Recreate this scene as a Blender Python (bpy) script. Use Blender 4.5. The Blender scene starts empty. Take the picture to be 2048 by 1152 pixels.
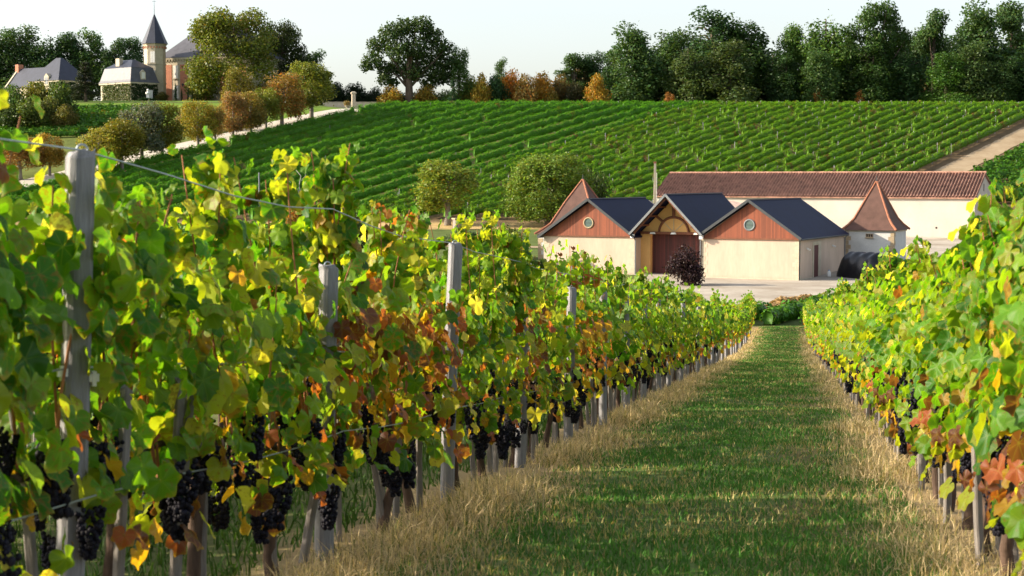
import bpy, math, random
import numpy as np
from mathutils import Vector, Matrix
SC = bpy.context.scene
COL = SC.collection
rad = math.radians

# ------------------------------------------------------------------ camera, sky, sun, exposure
EYE = 12.0                       # camera height; all heights in the fit are relative to the eye
PITCH = rad(3.8)
F = 3300.0                       # focal length in pixels of the 2048 px photograph
cam_d = bpy.data.cameras.new('camera'); cam = bpy.data.objects.new('camera', cam_d); COL.objects.link(cam)
cam.location = (0, 0, EYE); cam.rotation_euler = (math.pi / 2 - PITCH, 0, 0)
cam_d.sensor_width = 36; cam_d.lens = 36 * F / 2048; cam_d.clip_start = 0.3; cam_d.clip_end = 5000
cam_d.dof.use_dof = True; cam_d.dof.focus_distance = 45; cam_d.dof.aperture_fstop = 8
SC.camera = cam
SUN_AZ, SUN_EL = rad(-91), rad(24)      # azimuth clockwise from +Y (view direction)
sdir = Vector((math.sin(SUN_AZ) * math.cos(SUN_EL), math.cos(SUN_AZ) * math.cos(SUN_EL), math.sin(SUN_EL)))
w = bpy.data.worlds.new('World'); SC.world = w; w.use_nodes = True
nt = w.node_tree; bg = nt.nodes['Background']
sky = nt.nodes.new('ShaderNodeTexSky'); sky.sky_type = 'NISHITA'; sky.sun_disc = False
sky.sun_elevation = SUN_EL; sky.sun_rotation = SUN_AZ % (2 * math.pi); sky.dust_density = 2.5; sky.air_density = 1.0; sky.altitude = 100
hs = nt.nodes.new('ShaderNodeHueSaturation'); hs.inputs['Saturation'].default_value = .5   # thin milky high cloud
nt.links.new(sky.outputs[0], hs.inputs['Color']); nt.links.new(hs.outputs[0], bg.inputs[0]); bg.inputs[1].default_value = 0.15
sl = bpy.data.lights.new('sun', 'SUN'); so = bpy.data.objects.new('sun', sl); COL.objects.link(so)
sl.energy = 5.0; sl.angle = rad(0.5); sl.color = (1.0, 0.86, 0.66)
so.rotation_euler = sdir.to_track_quat('Z', 'Y').to_euler(); so.location = (-60, 0, 60)
SC.view_settings.view_transform = 'Standard'; SC.view_settings.look = 'None'
SC.view_settings.exposure = 1.02; SC.view_settings.gamma = 1
SC.cycles.use_denoising = True
SC.cycles.max_bounces = 8; SC.cycles.transparent_max_bounces = 8; SC.cycles.diffuse_bounces = 3; SC.cycles.transmission_bounces = 5

# ------------------------------------------------------------------ pixel <-> world helpers
def ray(px, py):
    cx = (px - 1024) / F; cy = (576 - py) / F
    d = np.array([cx, math.cos(PITCH) + cy * math.sin(PITCH), -math.sin(PITCH) + cy * math.cos(PITCH)])
    return d / d[1]
def at(px, py, Y):
    r = ray(px, py); return Vector((r[0] * Y, Y, EYE + r[2] * Y))

def smax(a, b, k): return k * np.logaddexp(a / k, b / k)
def smin(a, b, k): return -k * np.logaddexp(-a / k, -b / k)
HB, HG = 258.0, 0.235
def H(x, y):
    """ground height (absolute) at x, y"""
    y = np.asarray(y, float); x = np.asarray(x, float)
    t = np.clip(y - 70, 0, 56)
    near = -1.3 - 0.0894 * np.minimum(y, 70) - 0.0894 * (t - t * t / 112)
    ramp = np.where(y > 165, 0.0325 * (np.minimum(y, 262) - 165), 0)
    base = near + ramp
    hill = -7 + HG * (y - HB)
    q = np.clip((-28 - x) / 30, 0, 1)
    crest = 14.9 + 2.1 * q * q * (3 - 2 * q) + 0.03 * (np.minimum(y, 460) - 360)
    h = smax(base, hill, 0.6)
    h = smin(h, crest, 0.7)
    h = h + 0.03 * np.sin(x * 1.9 + 1.3 * np.sin(y * .7)) * np.sin(y * 1.3 + x * .4) * (y < 115)
    return EYE + h
def Hs(x, y): return float(H(x, y))
def hit(px, py, lo=5.0, hi=460.0):
    """where the ray through a pixel meets the ground"""
    r = ray(px, py); ys = np.linspace(lo, hi, 6000)
    g = H(r[0] * ys, ys) - (EYE + r[2] * ys)
    i = int(np.argmax(g > 0))
    Y = ys[i]; return Vector((r[0] * Y, Y, Hs(r[0] * Y, Y)))

# ------------------------------------------------------------------ object helpers
def tag(o, label=None, cat=None, group=None, kind=None):
    if label: o['label'] = label
    if cat: o['category'] = cat
    if group: o['group'] = group
    if kind: o['kind'] = kind
    return o
def empty(name, loc, rz=0, label=None, cat=None, group=None):
    o = bpy.data.objects.new(name, None); COL.objects.link(o)
    o.location = loc; o.rotation_euler = (0, 0, rz); o.empty_display_size = .2
    return tag(o, label, cat, group)
def link(name, me, mat=None, parent=None, loc=None):
    o = bpy.data.objects.new(name, me); COL.objects.link(o)
    if mat and not me.materials: me.materials.append(mat)
    if parent: o.parent = parent
    if loc is not None: o.location = loc
    return o
def copy_tree(o, parent=None):
    c = o.copy(); COL.objects.link(c)
    if parent: c.parent = parent
    for ch in list(o.children): copy_tree(ch, c)
    return c
def np_mesh(name, V, F, attrs=None, smooth=False):
    """V (n,3); F: list of (m,k) int arrays; attrs: dict name -> (n,4) point colours"""
    me = bpy.data.meshes.new(name)
    me.vertices.add(len(V)); me.vertices.foreach_set('co', np.asarray(V, np.float32).ravel())
    if not isinstance(F, list): F = [F]
    loops = np.concatenate([f.ravel() for f in F]).astype(np.int32)
    sizes = np.concatenate([np.full(len(f), f.shape[1]) for f in F]).astype(np.int32)
    me.loops.add(len(loops)); me.loops.foreach_set('vertex_index', loops)
    me.polygons.add(len(sizes))
    st = np.concatenate([[0], np.cumsum(sizes)[:-1]]).astype(np.int32)
    me.polygons.foreach_set('loop_start', st)
    if smooth: me.polygons.foreach_set('use_smooth', np.ones(len(sizes), bool))
    me.update(calc_edges=True)
    for k, a in (attrs or {}).items():
        at_ = me.attributes.new(k, 'FLOAT_COLOR', 'POINT'); at_.data.foreach_set('color', np.asarray(a, np.float32).ravel())
    return me
class MB:
    def __init__(s): s.v = []; s.f = []; s.sm = False
    def add(s, vs, fs):
        n = len(s.v); s.v += [tuple(q) for q in vs]; s.f += [tuple(i + n for i in f) for f in fs]; return s
    def box(s, x0, x1, y0, y1, z0, z1):
        return s.add([(x0,y0,z0),(x1,y0,z0),(x1,y1,z0),(x0,y1,z0),(x0,y0,z1),(x1,y0,z1),(x1,y1,z1),(x0,y1,z1)],
                     [(0,3,2,1),(4,5,6,7),(0,1,5,4),(1,2,6,5),(2,3,7,6),(3,0,4,7)])
    def prism(s, pts, a, b, axis='y'):
        """polygon in the (x,z) plane extruded along y (or (y,z) along x, or (x,y) along z)"""
        n = len(pts); m = {'y': lambda p, q: (p[0], q, p[1]), 'x': lambda p, q: (q, p[0], p[1]), 'z': lambda p, q: (p[0], p[1], q)}[axis]
        vs = [m(p, a) for p in pts] + [m(p, b) for p in pts]
        fs = [tuple(range(n)), tuple(reversed(range(n, 2 * n)))] + [(i, i + n, (i + 1) % n + n, (i + 1) % n) for i in range(n)]
        return s.add(vs, fs)
    def bar(s, a, b, w_, h_=None, up=(0, 0, 1)):
        a = Vector(a); b = Vector(b); d = (b - a).normalized(); u = Vector(up)
        if abs(d.dot(u)) > .95: u = Vector((0, 1, 0))
        r = d.cross(u).normalized(); u = r.cross(d); h_ = h_ or w_
        vs = []
        for p in (a, b):
            for i, j in ((-1, -1), (1, -1), (1, 1), (-1, 1)): vs.append(p + r * i * w_ / 2 + u * j * h_ / 2)
        return s.add(vs, [(0,1,2,3),(7,6,5,4),(0,4,5,1),(1,5,6,2),(2,6,7,3),(3,7,4,0)])
    def tube(s, pts, rs, n=8, cap=True):
        pts = [Vector(p) for p in pts]
        if not isinstance(rs, (list, tuple)): rs = [rs] * len(pts)
        ref = Vector((0.31, 0.9, 0.2)); vs = []; fs = []
        for i, p in enumerate(pts):
            d = (pts[min(i + 1, len(pts) - 1)] - pts[max(i - 1, 0)]).normalized()
            r = d.cross(ref); r = (r if r.length > .05 else d.cross(Vector((1, 0, 0)))).normalized(); u = r.cross(d)
            for k in range(n):
                t = 2 * math.pi * k / n; vs.append(p + (r * math.cos(t) + u * math.sin(t)) * rs[i])
        for i in range(len(pts) - 1):
            for k in range(n):
                a = i * n + k; b = i * n + (k + 1) % n; fs.append((a, b, b + n, a + n))
        if cap: fs += [tuple(reversed(range(n))), tuple(range((len(pts) - 1) * n, len(pts) * n))]
        return s.add(vs, fs)
    def lathe(s, prof, n=16, c=(0, 0, 0)):
        vs = [(c[0] + r * math.cos(2 * math.pi * k / n), c[1] + r * math.sin(2 * math.pi * k / n), c[2] + z) for r, z in prof for k in range(n)]
        fs = [(i * n + k, i * n + (k + 1) % n, (i + 1) * n + (k + 1) % n, (i + 1) * n + k) for i in range(len(prof) - 1) for k in range(n)]
        fs += [tuple(reversed(range(n))), tuple(range((len(prof) - 1) * n, len(prof) * n))]
        return s.add(vs, fs)
    def ring(s, c, r, t, n=24, m=8, a0=0, a1=2 * math.pi, axis='y'):
        cl = abs(a1 - a0 - 2 * math.pi) < 1e-6; k = n if cl else n + 1; vs = []; fs = []
        for i in range(k):
            a = a0 + (a1 - a0) * i / n
            for j in range(m):
                b = 2 * math.pi * j / m; q = r + t * math.cos(b)
                vs.append((c[0] + q * math.cos(a), c[1] + t * math.sin(b), c[2] + q * math.sin(a)))
        for i in range(n):
            for j in range(m):
                a = i * m + j; b = i * m + (j + 1) % m; i2 = (i + 1) % k
                fs.append((a, b, i2 * m + (j + 1) % m, i2 * m + j))
        return s.add(vs, fs)
    def build(s, name, mat, parent=None, loc=None, smooth=False):
        me = bpy.data.meshes.new(name); me.from_pydata(s.v, [], s.f); me.update()
        import bmesh
        b = bmesh.new(); b.from_mesh(me); bmesh.ops.recalc_face_normals(b, faces=b.faces); b.to_mesh(me); b.free()
        if smooth: me.polygons.foreach_set('use_smooth', [True] * len(me.polygons))
        me.materials.append(mat)
        return link(name, me, None, parent, loc)

# ------------------------------------------------------------------ materials
def new_mat(name):
    m = bpy.data.materials.new(name); m.use_nodes = True
    return m, m.node_tree, m.node_tree.nodes, m.node_tree.links, m.node_tree.nodes['Principled BSDF']
def N(n, t, **k):
    q = n.new(t)
    for a, v in k.items(): setattr(q, a, v)
    return q
def noise(n, l, vec, scale, detail=4, rough=.6):
    q = N(n, 'ShaderNodeTexNoise'); q.inputs['Scale'].default_value = scale; q.inputs['Detail'].default_value = detail; q.inputs['Roughness'].default_value = rough
    if vec is not None: l.new(vec, q.inputs['Vector'])
    return q
def ramp(n, l, fac, stops):
    r = N(n, 'ShaderNodeValToRGB'); e = r.color_ramp.elements
    while len(e) > 1: e.remove(e[-1])
    e[0].position = stops[0][0]; e[0].color = (*stops[0][1], 1)
    for p, c in stops[1:]:
        q = e.new(p); q.color = (*c, 1)
    l.new(fac, r.inputs[0]); return r
def mixc(n, l, fac, a, b, mode='MIX'):
    m = N(n, 'ShaderNodeMix', data_type='RGBA', blend_type=mode)
    for s, v in ((m.inputs[0], fac), (m.inputs[6], a), (m.inputs[7], b)):
        if hasattr(v, 'links'): l.new(v, s)
        elif isinstance(v, (int, float)): s.default_value = v
        else: s.default_value = (*v, 1)
    return m.outputs[2]
def mth(n, l, op, a, b=None, c=None):
    m = N(n, 'ShaderNodeMath', operation=op)
    for i, v in enumerate((a, b, c)):
        if v is None: continue
        if hasattr(v, 'links'): l.new(v, m.inputs[i])
        else: m.inputs[i].default_value = v
    return m.outputs[0]
def noisy(name, c, rough=.8, scale=2.0, var=.25, c2=None, bump=.0, fine=30, spec=.3, stretch=None):
    m, nt, n, l, p = new_mat(name)
    tc = N(n, 'ShaderNodeTexCoord'); v = tc.outputs['Object']
    if stretch:
        mp = N(n, 'ShaderNodeMapping'); mp.inputs['Scale'].default_value = stretch; l.new(v, mp.inputs[0]); v = mp.outputs[0]
    a = noise(n, l, v, scale); b = noise(n, l, v, fine, 3)
    f = mth(n, l, 'ADD', mth(n, l, 'MULTIPLY', a.outputs[0], .65), mth(n, l, 'MULTIPLY', b.outputs[0], .35))
    lo = tuple(x * (1 - var) for x in c); hi = tuple(min(1, x * (1 + var)) for x in (c2 or c))
    r = ramp(n, l, f, [(.3, lo), (.7, hi)])
    l.new(r.outputs[0], p.inputs['Base Color']); p.inputs['Roughness'].default_value = rough; p.inputs['Specular IOR Level'].default_value = spec
    if bump:
        bp = N(n, 'ShaderNodeBump'); bp.inputs['Strength'].default_value = bump; bp.inputs['Distance'].default_value = .05
        l.new(f, bp.inputs['Height']); l.new(bp.outputs[0], p.inputs['Normal'])
    return m
def planks(name, c, width=.14, axis='X', var=.35, rough=.7):
    """vertical boards: dark joints and board-to-board colour"""
    m, nt, n, l, p = new_mat(name)
    tc = N(n, 'ShaderNodeTexCoord'); sp = N(n, 'ShaderNodeSeparateXYZ'); l.new(tc.outputs['Object'], sp.inputs[0])
    q = mth(n, l, 'DIVIDE', sp.outputs[axis], width); fr = mth(n, l, 'FRACT', q); fl = mth(n, l, 'FLOOR', q)
    wn = N(n, 'ShaderNodeTexWhiteNoise', noise_dimensions='1D'); l.new(fl, wn.inputs['W'])
    mp = N(n, 'ShaderNodeMapping'); mp.inputs['Scale'].default_value = (6, 6, .5); l.new(tc.outputs['Object'], mp.inputs[0])
    gn = noise(n, l, mp.outputs[0], 2.2, 5)
    f = mth(n, l, 'ADD', mth(n, l, 'MULTIPLY', wn.outputs[0], .55), mth(n, l, 'MULTIPLY', gn.outputs[0], .6))
    r = ramp(n, l, f, [(.2, tuple(x * (1 - var) for x in c)), (.9, tuple(x * (1 + var) for x in c))])
    joint = mth(n, l, 'LESS_THAN', fr, .09)
    col = mixc(n, l, mth(n, l, 'MULTIPLY', joint, .7), r.outputs[0], tuple(x * .25 for x in c))
    l.new(col, p.inputs['Base Color']); p.inputs['Roughness'].default_value = rough
    return m
def leaf_mat(name, mode='tree', trans=.35, gloss=.25):
    m, nt, n, l, p = new_mat(name)
    a = N(n, 'ShaderNodeAttribute', attribute_name='leaf_col')
    col = a.outputs['Color']
    if mode == 'tree':
        oi = N(n, 'ShaderNodeObjectInfo'); col = mixc(n, l, 1.0, col, oi.outputs['Color'], 'MULTIPLY')
    if mode == 'vine':
        # veins and browned rims from the leaf's own coordinates
        u = N(n, 'ShaderNodeAttribute', attribute_name='leaf_uv'); sp = N(n, 'ShaderNodeSeparateColor'); l.new(u.outputs['Color'], sp.inputs[0])
        x = mth(n, l, 'MULTIPLY_ADD', sp.outputs[0], 2.0, -1.0); y = mth(n, l, 'MULTIPLY_ADD', sp.outputs[1], 2.0, -1.0)
        rr = mth(n, l, 'SQRT', mth(n, l, 'ADD', mth(n, l, 'MULTIPLY', x, x), mth(n, l, 'MULTIPLY', y, y)))
        an = mth(n, l, 'ARCTAN2', x, mth(n, l, 'MULTIPLY', y, -1.0))
        vs = mth(n, l, 'MULTIPLY', mth(n, l, 'ABSOLUTE', mth(n, l, 'SINE', mth(n, l, 'MULTIPLY', an, 3.55))), rr)
        vein = mth(n, l, 'LESS_THAN', vs, .055)
        ns = noise(n, l, u.outputs['Color'], 9, 3)
        blot = mth(n, l, 'GREATER_THAN', mth(n, l, 'ADD', ns.outputs[0], mth(n, l, 'MULTIPLY', sp.outputs[2], .22)), .74)
        col = mixc(n, l, mth(n, l, 'MULTIPLY', vein, .22), col, (.36, .42, .06))
        edge = mth(n, l, 'MULTIPLY', mth(n, l, 'SUBTRACT', mth(n, l, 'ADD', rr, mth(n, l, 'MULTIPLY', ns.outputs[0], .5)), .95), 3.2)
        edge.node.use_clamp = True
        e2 = mth(n, l, 'MULTIPLY', edge, mth(n, l, 'GREATER_THAN', sp.outputs[2], .45))
        col = mixc(n, l, mth(n, l, 'MULTIPLY', e2, .8), col, (.38, .30, .03))
        col = mixc(n, l, mth(n, l, 'MULTIPLY', blot, .6), col, (.22, .11, .02))
    tr = N(n, 'ShaderNodeBsdfTranslucent'); mx = N(n, 'ShaderNodeMixShader'); mx.inputs[0].default_value = trans
    tcol = mixc(n, l, 1.0, col, (1.5, 1.45, .4) if mode == 'vine' else (1.25, 1.2, .5), 'MULTIPLY')
    l.new(tcol, tr.inputs['Color'])
    if mode == 'vine':
        geo = N(n, 'ShaderNodeNewGeometry')
        col = mixc(n, l, mth(n, l, 'MULTIPLY', geo.outputs['Backfacing'], .25), col, (.26, .32, .08))
    l.new(col, p.inputs['Base Color']); p.inputs['Roughness'].default_value = .48; p.inputs['Specular IOR Level'].default_value = gloss
    out = n['Material Output']; l.new(p.outputs[0], mx.inputs[1]); l.new(tr.outputs[0], mx.inputs[2]); l.new(mx.outputs[0], out.inputs[0])
    return m
def blade_mat(name, trans=.3):
    return leaf_mat(name, 'plain', trans, .1)

M = {}
M['tree'] = leaf_mat('tree_leaf', 'tree', .38, .2)
M['vine'] = leaf_mat('vine_leaf', 'vine', .58, .3)
M['row'] = leaf_mat('vine_row_leaf', 'plain', .28, .2)
M['grass'] = blade_mat('grass_blade', .3)
M['bark'] = noisy('bark', (.10, .075, .055), .95, 3, .5, bump=.4, stretch=(3, 3, .6))
M['bark_grey'] = noisy('bark_grey', (.22, .19, .16), .95, 3, .4, bump=.4, stretch=(3, 3, .6))
M['deadwood'] = noisy('deadwood', (.36, .33, .30), .9, 3, .3)
M['vinewood'] = noisy('vine_bark', (.085, .055, .04), .95, 14, .5, bump=.5, stretch=(1, 1, .25))
M['cane'] = noisy('vine_cane', (.30, .12, .05), .7, 12, .4)
M['post'] = noisy('weathered_post', (.22, .215, .225), .9, 9, .38, bump=.35, fine=60, stretch=(3.5, 3.5, .25))
M['stake'] = noisy('weathered_stake', (.19, .17, .155), .9, 9, .4, bump=.3, fine=50, stretch=(3, 3, .3))
M['wire'] = noisy('wire_steel', (.32, .36, .38), .45, 5, .2)
M['wire'].node_tree.nodes['Principled BSDF'].inputs['Metallic'].default_value = .6
M['white_plastic'] = noisy('white_plastic', (.75, .75, .72), .5, 5, .1)
M['plaster_cream'] = noisy('cream_render', (.49, .375, .29), .9, .35, .16, bump=.1, fine=3, stretch=(1.5, 1.5, .35))
M['plaster_ochre'] = noisy('ochre_render', (.66, .38, .14), .9, .5, .1, fine=8)
M['plaster_white'] = noisy('white_limewash', (.47, .42, .365), .9, .3, .14, bump=.15, fine=6)
M['limewash'] = noisy('bluish_limewash', (.50, .50, .48), .9, .6, .14, bump=.15, fine=6)
M['stone'] = noisy('pale_stone', (.46, .40, .30), .9, 1.2, .2, fine=10, bump=.2)
M['stone_brown'] = noisy('brown_stone', (.36, .28, .18), .9, 2, .3, fine=10, bump=.2)
M['slate'] = noisy('blue_slate', (.026, .031, .050), .5, 1.0, .3, fine=14, spec=.4)
M['slate_grey'] = noisy('grey_slate', (.085, .086, .105), .55, 1.0, .3, fine=14, spec=.4)
M['barn_roof'] = noisy('navy_slate', (.004, .008, .034), .6, .8, .25, fine=12, spec=.12)
M['trim_dark'] = noisy('dark_trim', (.05, .055, .06), .6, 3, .2)
M['trim_grey'] = noisy('grey_metal', (.17, .18, .19), .5, 3, .15)
M['clad'] = planks('red_brown_boards', (.20, .050, .019), .16)
M['door'] = planks('dark_door_boards', (.07, .011, .008), .22, var=.6)
M['timber'] = noisy('brown_timber', (.17, .065, .035), .75, 4, .35)
M['dark'] = noisy('dark_interior', (.03, .02, .018), .9, 3, .3)
M['shutter'] = noisy('white_shutter', (.72, .70, .66), .7, 4, .1)
M['brick'] = noisy('red_brick', (.42, .18, .11), .9, 3, .2, fine=20)
M['tarp'] = noisy('black_tarp', (.004, .005, .008), .36, 2, .3, bump=.06, fine=7, spec=.4)
M['blue'] = noisy('blue_awning', (.12, .28, .55), .6, 4, .2)
M['brickwork_cap'] = noisy('terracotta', (.32, .13, .075), .85, 6, .35)
M['tile'] = noisy('clay_tile', (.21, .105, .072), .85, 1.2, .5, c2=(.36, .20, .145), fine=9, bump=.1)
M['tile_flat'] = noisy('flat_clay_tile', (.10, .054, .043), .85, 1.4, .28, fine=12, bump=.35)
M['tile_pale'] = noisy('pale_clay_tile', (.62, .43, .34), .85, 3, .4, fine=7, bump=.3)
M['ivy'] = M['tree']
m, nt, n, l, p = new_mat('window_glass'); p.inputs['Base Color'].default_value = (.10, .14, .13, 1); p.inputs['Roughness'].default_value = .08; M['glass'] = m
m, nt, n, l, p = new_mat('grape_skin'); M['grape'] = m
tc = N(n, 'ShaderNodeTexCoord'); q = noise(n, l, tc.outputs['Object'], 35, 2); r = ramp(n, l, q.outputs[0], [(.3, (.003, .0025, .005)), (.8, (.018, .017, .03))]); l.new(r.outputs[0], p.inputs['Base Color']); p.inputs['Roughness'].default_value = .6; p.inputs['Specular IOR Level'].default_value = .15
def foot_stains(m, col, top):
    nt = m.node_tree; n, l = nt.nodes, nt.links; p = n['Principled BSDF']; src = p.inputs['Base Color'].links[0].from_socket
    tc = N(n, 'ShaderNodeTexCoord'); sp = N(n, 'ShaderNodeSeparateXYZ'); l.new(tc.outputs['Object'], sp.inputs[0])
    q = noise(n, l, tc.outputs['Object'], 1.3, 5, .7)
    f = mth(n, l, 'MULTIPLY', mth(n, l, 'SUBTRACT', mth(n, l, 'MULTIPLY', q.outputs[0], top * 2), sp.outputs['Z']), 1.6); f.node.use_clamp = True
    l.new(mixc(n, l, mth(n, l, 'MULTIPLY', f, .45), src, col), p.inputs['Base Color'])
foot_stains(M['plaster_cream'], (.28, .21, .15), .45); foot_stains(M['plaster_white'], (.25, .21, .16), .55); foot_stains(M['limewash'], (.26, .24, .2), .6)
def ground_mat(name, attr=True):
    m, nt, n, l, p = new_mat(name)
    geo = N(n, 'ShaderNodeNewGeometry'); v = geo.outputs['Position']
    a = N(n, 'ShaderNodeAttribute', attribute_name='ground_col')
    n1 = noise(n, l, v, .35, 5); n2 = noise(n, l, v, 3.5, 5, .7)
    f = mth(n, l, 'ADD', mth(n, l, 'MULTIPLY', n1.outputs[0], .9), mth(n, l, 'MULTIPLY', n2.outputs[0], .9))
    c = mixc(n, l, 1.0, a.outputs['Color'], ramp(n, l, f, [(.55, (.55, .55, .5)), (1.25, (1.45, 1.4, 1.3))]).outputs[0], 'MULTIPLY')
    l.new(c, p.inputs['Base Color']); p.inputs['Roughness'].default_value = .95; p.inputs['Specular IOR Level'].default_value = .1
    bp = N(n, 'ShaderNodeBump'); bp.inputs['Strength'].default_value = .5; bp.inputs['Distance'].default_value = .06
    l.new(n2.outputs[0], bp.inputs['Height']); l.new(bp.outputs[0], p.inputs['Normal'])
    return m
def sheet_mat(name, c1, c2, s1=.12, s2=2.0):
    m, nt, n, l, p = new_mat(name)
    geo = N(n, 'ShaderNodeNewGeometry'); v = geo.outputs['Position']
    n1 = noise(n, l, v, s1, 5); n2 = noise(n, l, v, s2, 5, .7)
    f = mth(n, l, 'ADD', mth(n, l, 'MULTIPLY', n1.outputs[0], .7), mth(n, l, 'MULTIPLY', n2.outputs[0], .3))
    l.new(ramp(n, l, f, [(.35, c1), (.65, c2)]).outputs[0], p.inputs['Base Color']); p.inputs['Roughness'].default_value = .95; p.inputs['Specular IOR Level'].default_value = .1
    return m
M['ground'] = ground_mat('earth_and_turf')
M['gravel'] = sheet_mat('pale_gravel', (.25, .21, .165), (.43, .39, .33), .22)
M['road'] = sheet_mat('pale_road', (.46, .42, .36), (.58, .53, .46))
M['track'] = sheet_mat('dry_track', (.26, .19, .115), (.38, .30, .20), .3)

_T = 'first second third fourth fifth sixth seventh eighth ninth'.split()
ORD = ['zeroth'] + _T + 'tenth eleventh twelfth thirteenth fourteenth fifteenth sixteenth seventeenth eighteenth nineteenth'.split()
for _d, _e in (('twent', 'twenty'), ('thirt', 'thirty'), ('fort', 'forty')): ORD += [_d + 'ieth'] + [_e + '-' + q for q in _T]

# ================================================================== GROUND
RA = 0.1694                      # near rows: X = x0 + RA * Y
LX, RX, SX = -2.46, 1.13, -6.05  # left row, right row, second row to the left
CA = 0.72                        # hillside rows: X = c + CA * (Y - HB)
ROAD_C = -97.5                   # c of the avenue's right edge
def lerp(a, b, t): return a + (b - a) * t
def build_ground():
    xs = np.unique(np.concatenate([np.arange(-14, 24, .4), np.arange(-150, 150, 3), np.arange(-700, 701, 50)]))
    ys = np.unique(np.concatenate([np.arange(-12, 40, .4), np.arange(40, 120, 1), np.arange(120, 400, 2.5), np.arange(400, 1501, 50)]))
    X, Y = np.meshgrid(xs, ys); Z = H(X, Y)
    V = np.stack([X, Y, Z], -1).reshape(-1, 3); nx, ny = len(xs), len(ys)
    i = np.arange(nx - 1)[None, :] + nx * np.arange(ny - 1)[:, None]; i = i.ravel()
    Fq = np.stack([i, i + 1, i + 1 + nx, i + nx], -1)
    x, y = V[:, 0], V[:, 1]
    c = np.tile(np.array([.072, .10, .028]), (len(V), 1))                 # valley turf and weeds
    dry = np.array([.34, .25, .12]); green = np.array([.045, .085, .018]); earth = np.array([.12, .085, .05])
    e = x - RA * y                                                       # offset across the near rows
    near = y < 110
    c[near] = (.075, .085, .03)
    c[near & (e > LX + .7) & (e < RX - .6)] = (.075, .11, .032)
    c[near & ((abs(e - LX - .1) < .65) | (abs(e - RX) < .55))] = (.24, .18, .10)
    c[near & (abs(e - (RX - .95)) < .2)] = (.12, .11, .045)
    hillside = (y > HB - 2); cc = x - CA * (y - HB)
    c[hillside & (cc > ROAD_C)] = earth
    c[(y > 243) & (y <= HB - 1)] = dry
    c[hillside & (cc <= ROAD_C)] = (.095, .12, .032)
    c[(y > 330) & (cc <= ROAD_C - 6) & (x > -115)] = (.10, .17, .025)
    c[(y > 358)] = (.06, .07, .025)
    c[(y > 362) & (x < -40) & (x > -120) & (y < 400)] = (.10, .17, .03)
    me = np_mesh('ground', V, Fq, {'ground_col': np.concatenate([c, np.ones((len(V), 1))], 1)}, True)
    return tag(link('ground', me, M['ground']), 'sloping vineyard ground of turf and bare earth rising to the hill crest', 'ground', kind='structure')
build_ground()
def sheet(name, poly_l, poly_r, mat, label, cat, off=.03, nsub=6, step=2.0):
    """a strip draped on the ground between two edge polylines"""
    L = [Vector((*q, 0)) for q in poly_l]; R = [Vector((*q, 0)) for q in poly_r]
    def res(P):
        out = []
        for a, b in zip(P[:-1], P[1:]):
            k = max(1, int(nsub))
            out += [a.lerp(b, i / k) for i in range(k)]
        return out + [P[-1]]
    nseg = max(len(L), len(R)); L = res(L); R = res(R); V = []; k = 8
    rng = random.Random(len(name))
    for a, b in zip(L, R):
        a = a + Vector((rng.uniform(-.25, .25), rng.uniform(-.25, .25), 0)); b = b + Vector((rng.uniform(-.25, .25), rng.uniform(-.25, .25), 0))
        for j in range(k + 1):
            q = a.lerp(b, j / k); V.append((q.x, q.y, Hs(q.x, q.y) + off))
    i = (np.arange(len(L) - 1)[:, None] * (k + 1) + np.arange(k)[None, :]).ravel()
    me = np_mesh(name, np.array(V), np.stack([i, i + 1, i + k + 2, i + k + 1], -1), None, True)
    return tag(link(name, me, mat), label, cat, kind='structure')
def rowpt(c, Y): return (c + CA * (Y - HB), Y)
sheet('road', [rowpt(ROAD_C - 7.4, Y) for Y in range(258, 364, 15)] + [(-36, 366), (-30, 369)], [rowpt(ROAD_C, Y) for Y in range(258, 364, 15)] + [(-26, 361), (-20, 366)],
      M['road'], 'pale avenue climbing the hill beside the row of trees', 'road', .10)
sheet('dirt_track', [rowpt(49.5, Y) for Y in range(262, 372, 12)], [rowpt(55.5, Y) for Y in range(262, 372, 12)], M['track'], 'dry dirt track between two vineyard blocks on the hill', 'track', .08)
sheet('gravel_yard', [(11, 122), (15, 148), (12, 175), (20, 200), (28, 228)], [(21, 121), (34, 146), (56, 160), (80, 190), (100, 226)], M['gravel'], 'pale gravel yard in front of and beside the barn', 'yard', .05, nsub=10)
sheet('lane', [(-42, 214), (0, 207), (20, 203)], [(-42, 218), (0, 210), (20, 206)], M['track'], 'sandy lane crossing the valley below the hillside vines', 'lane', .06)

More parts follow.
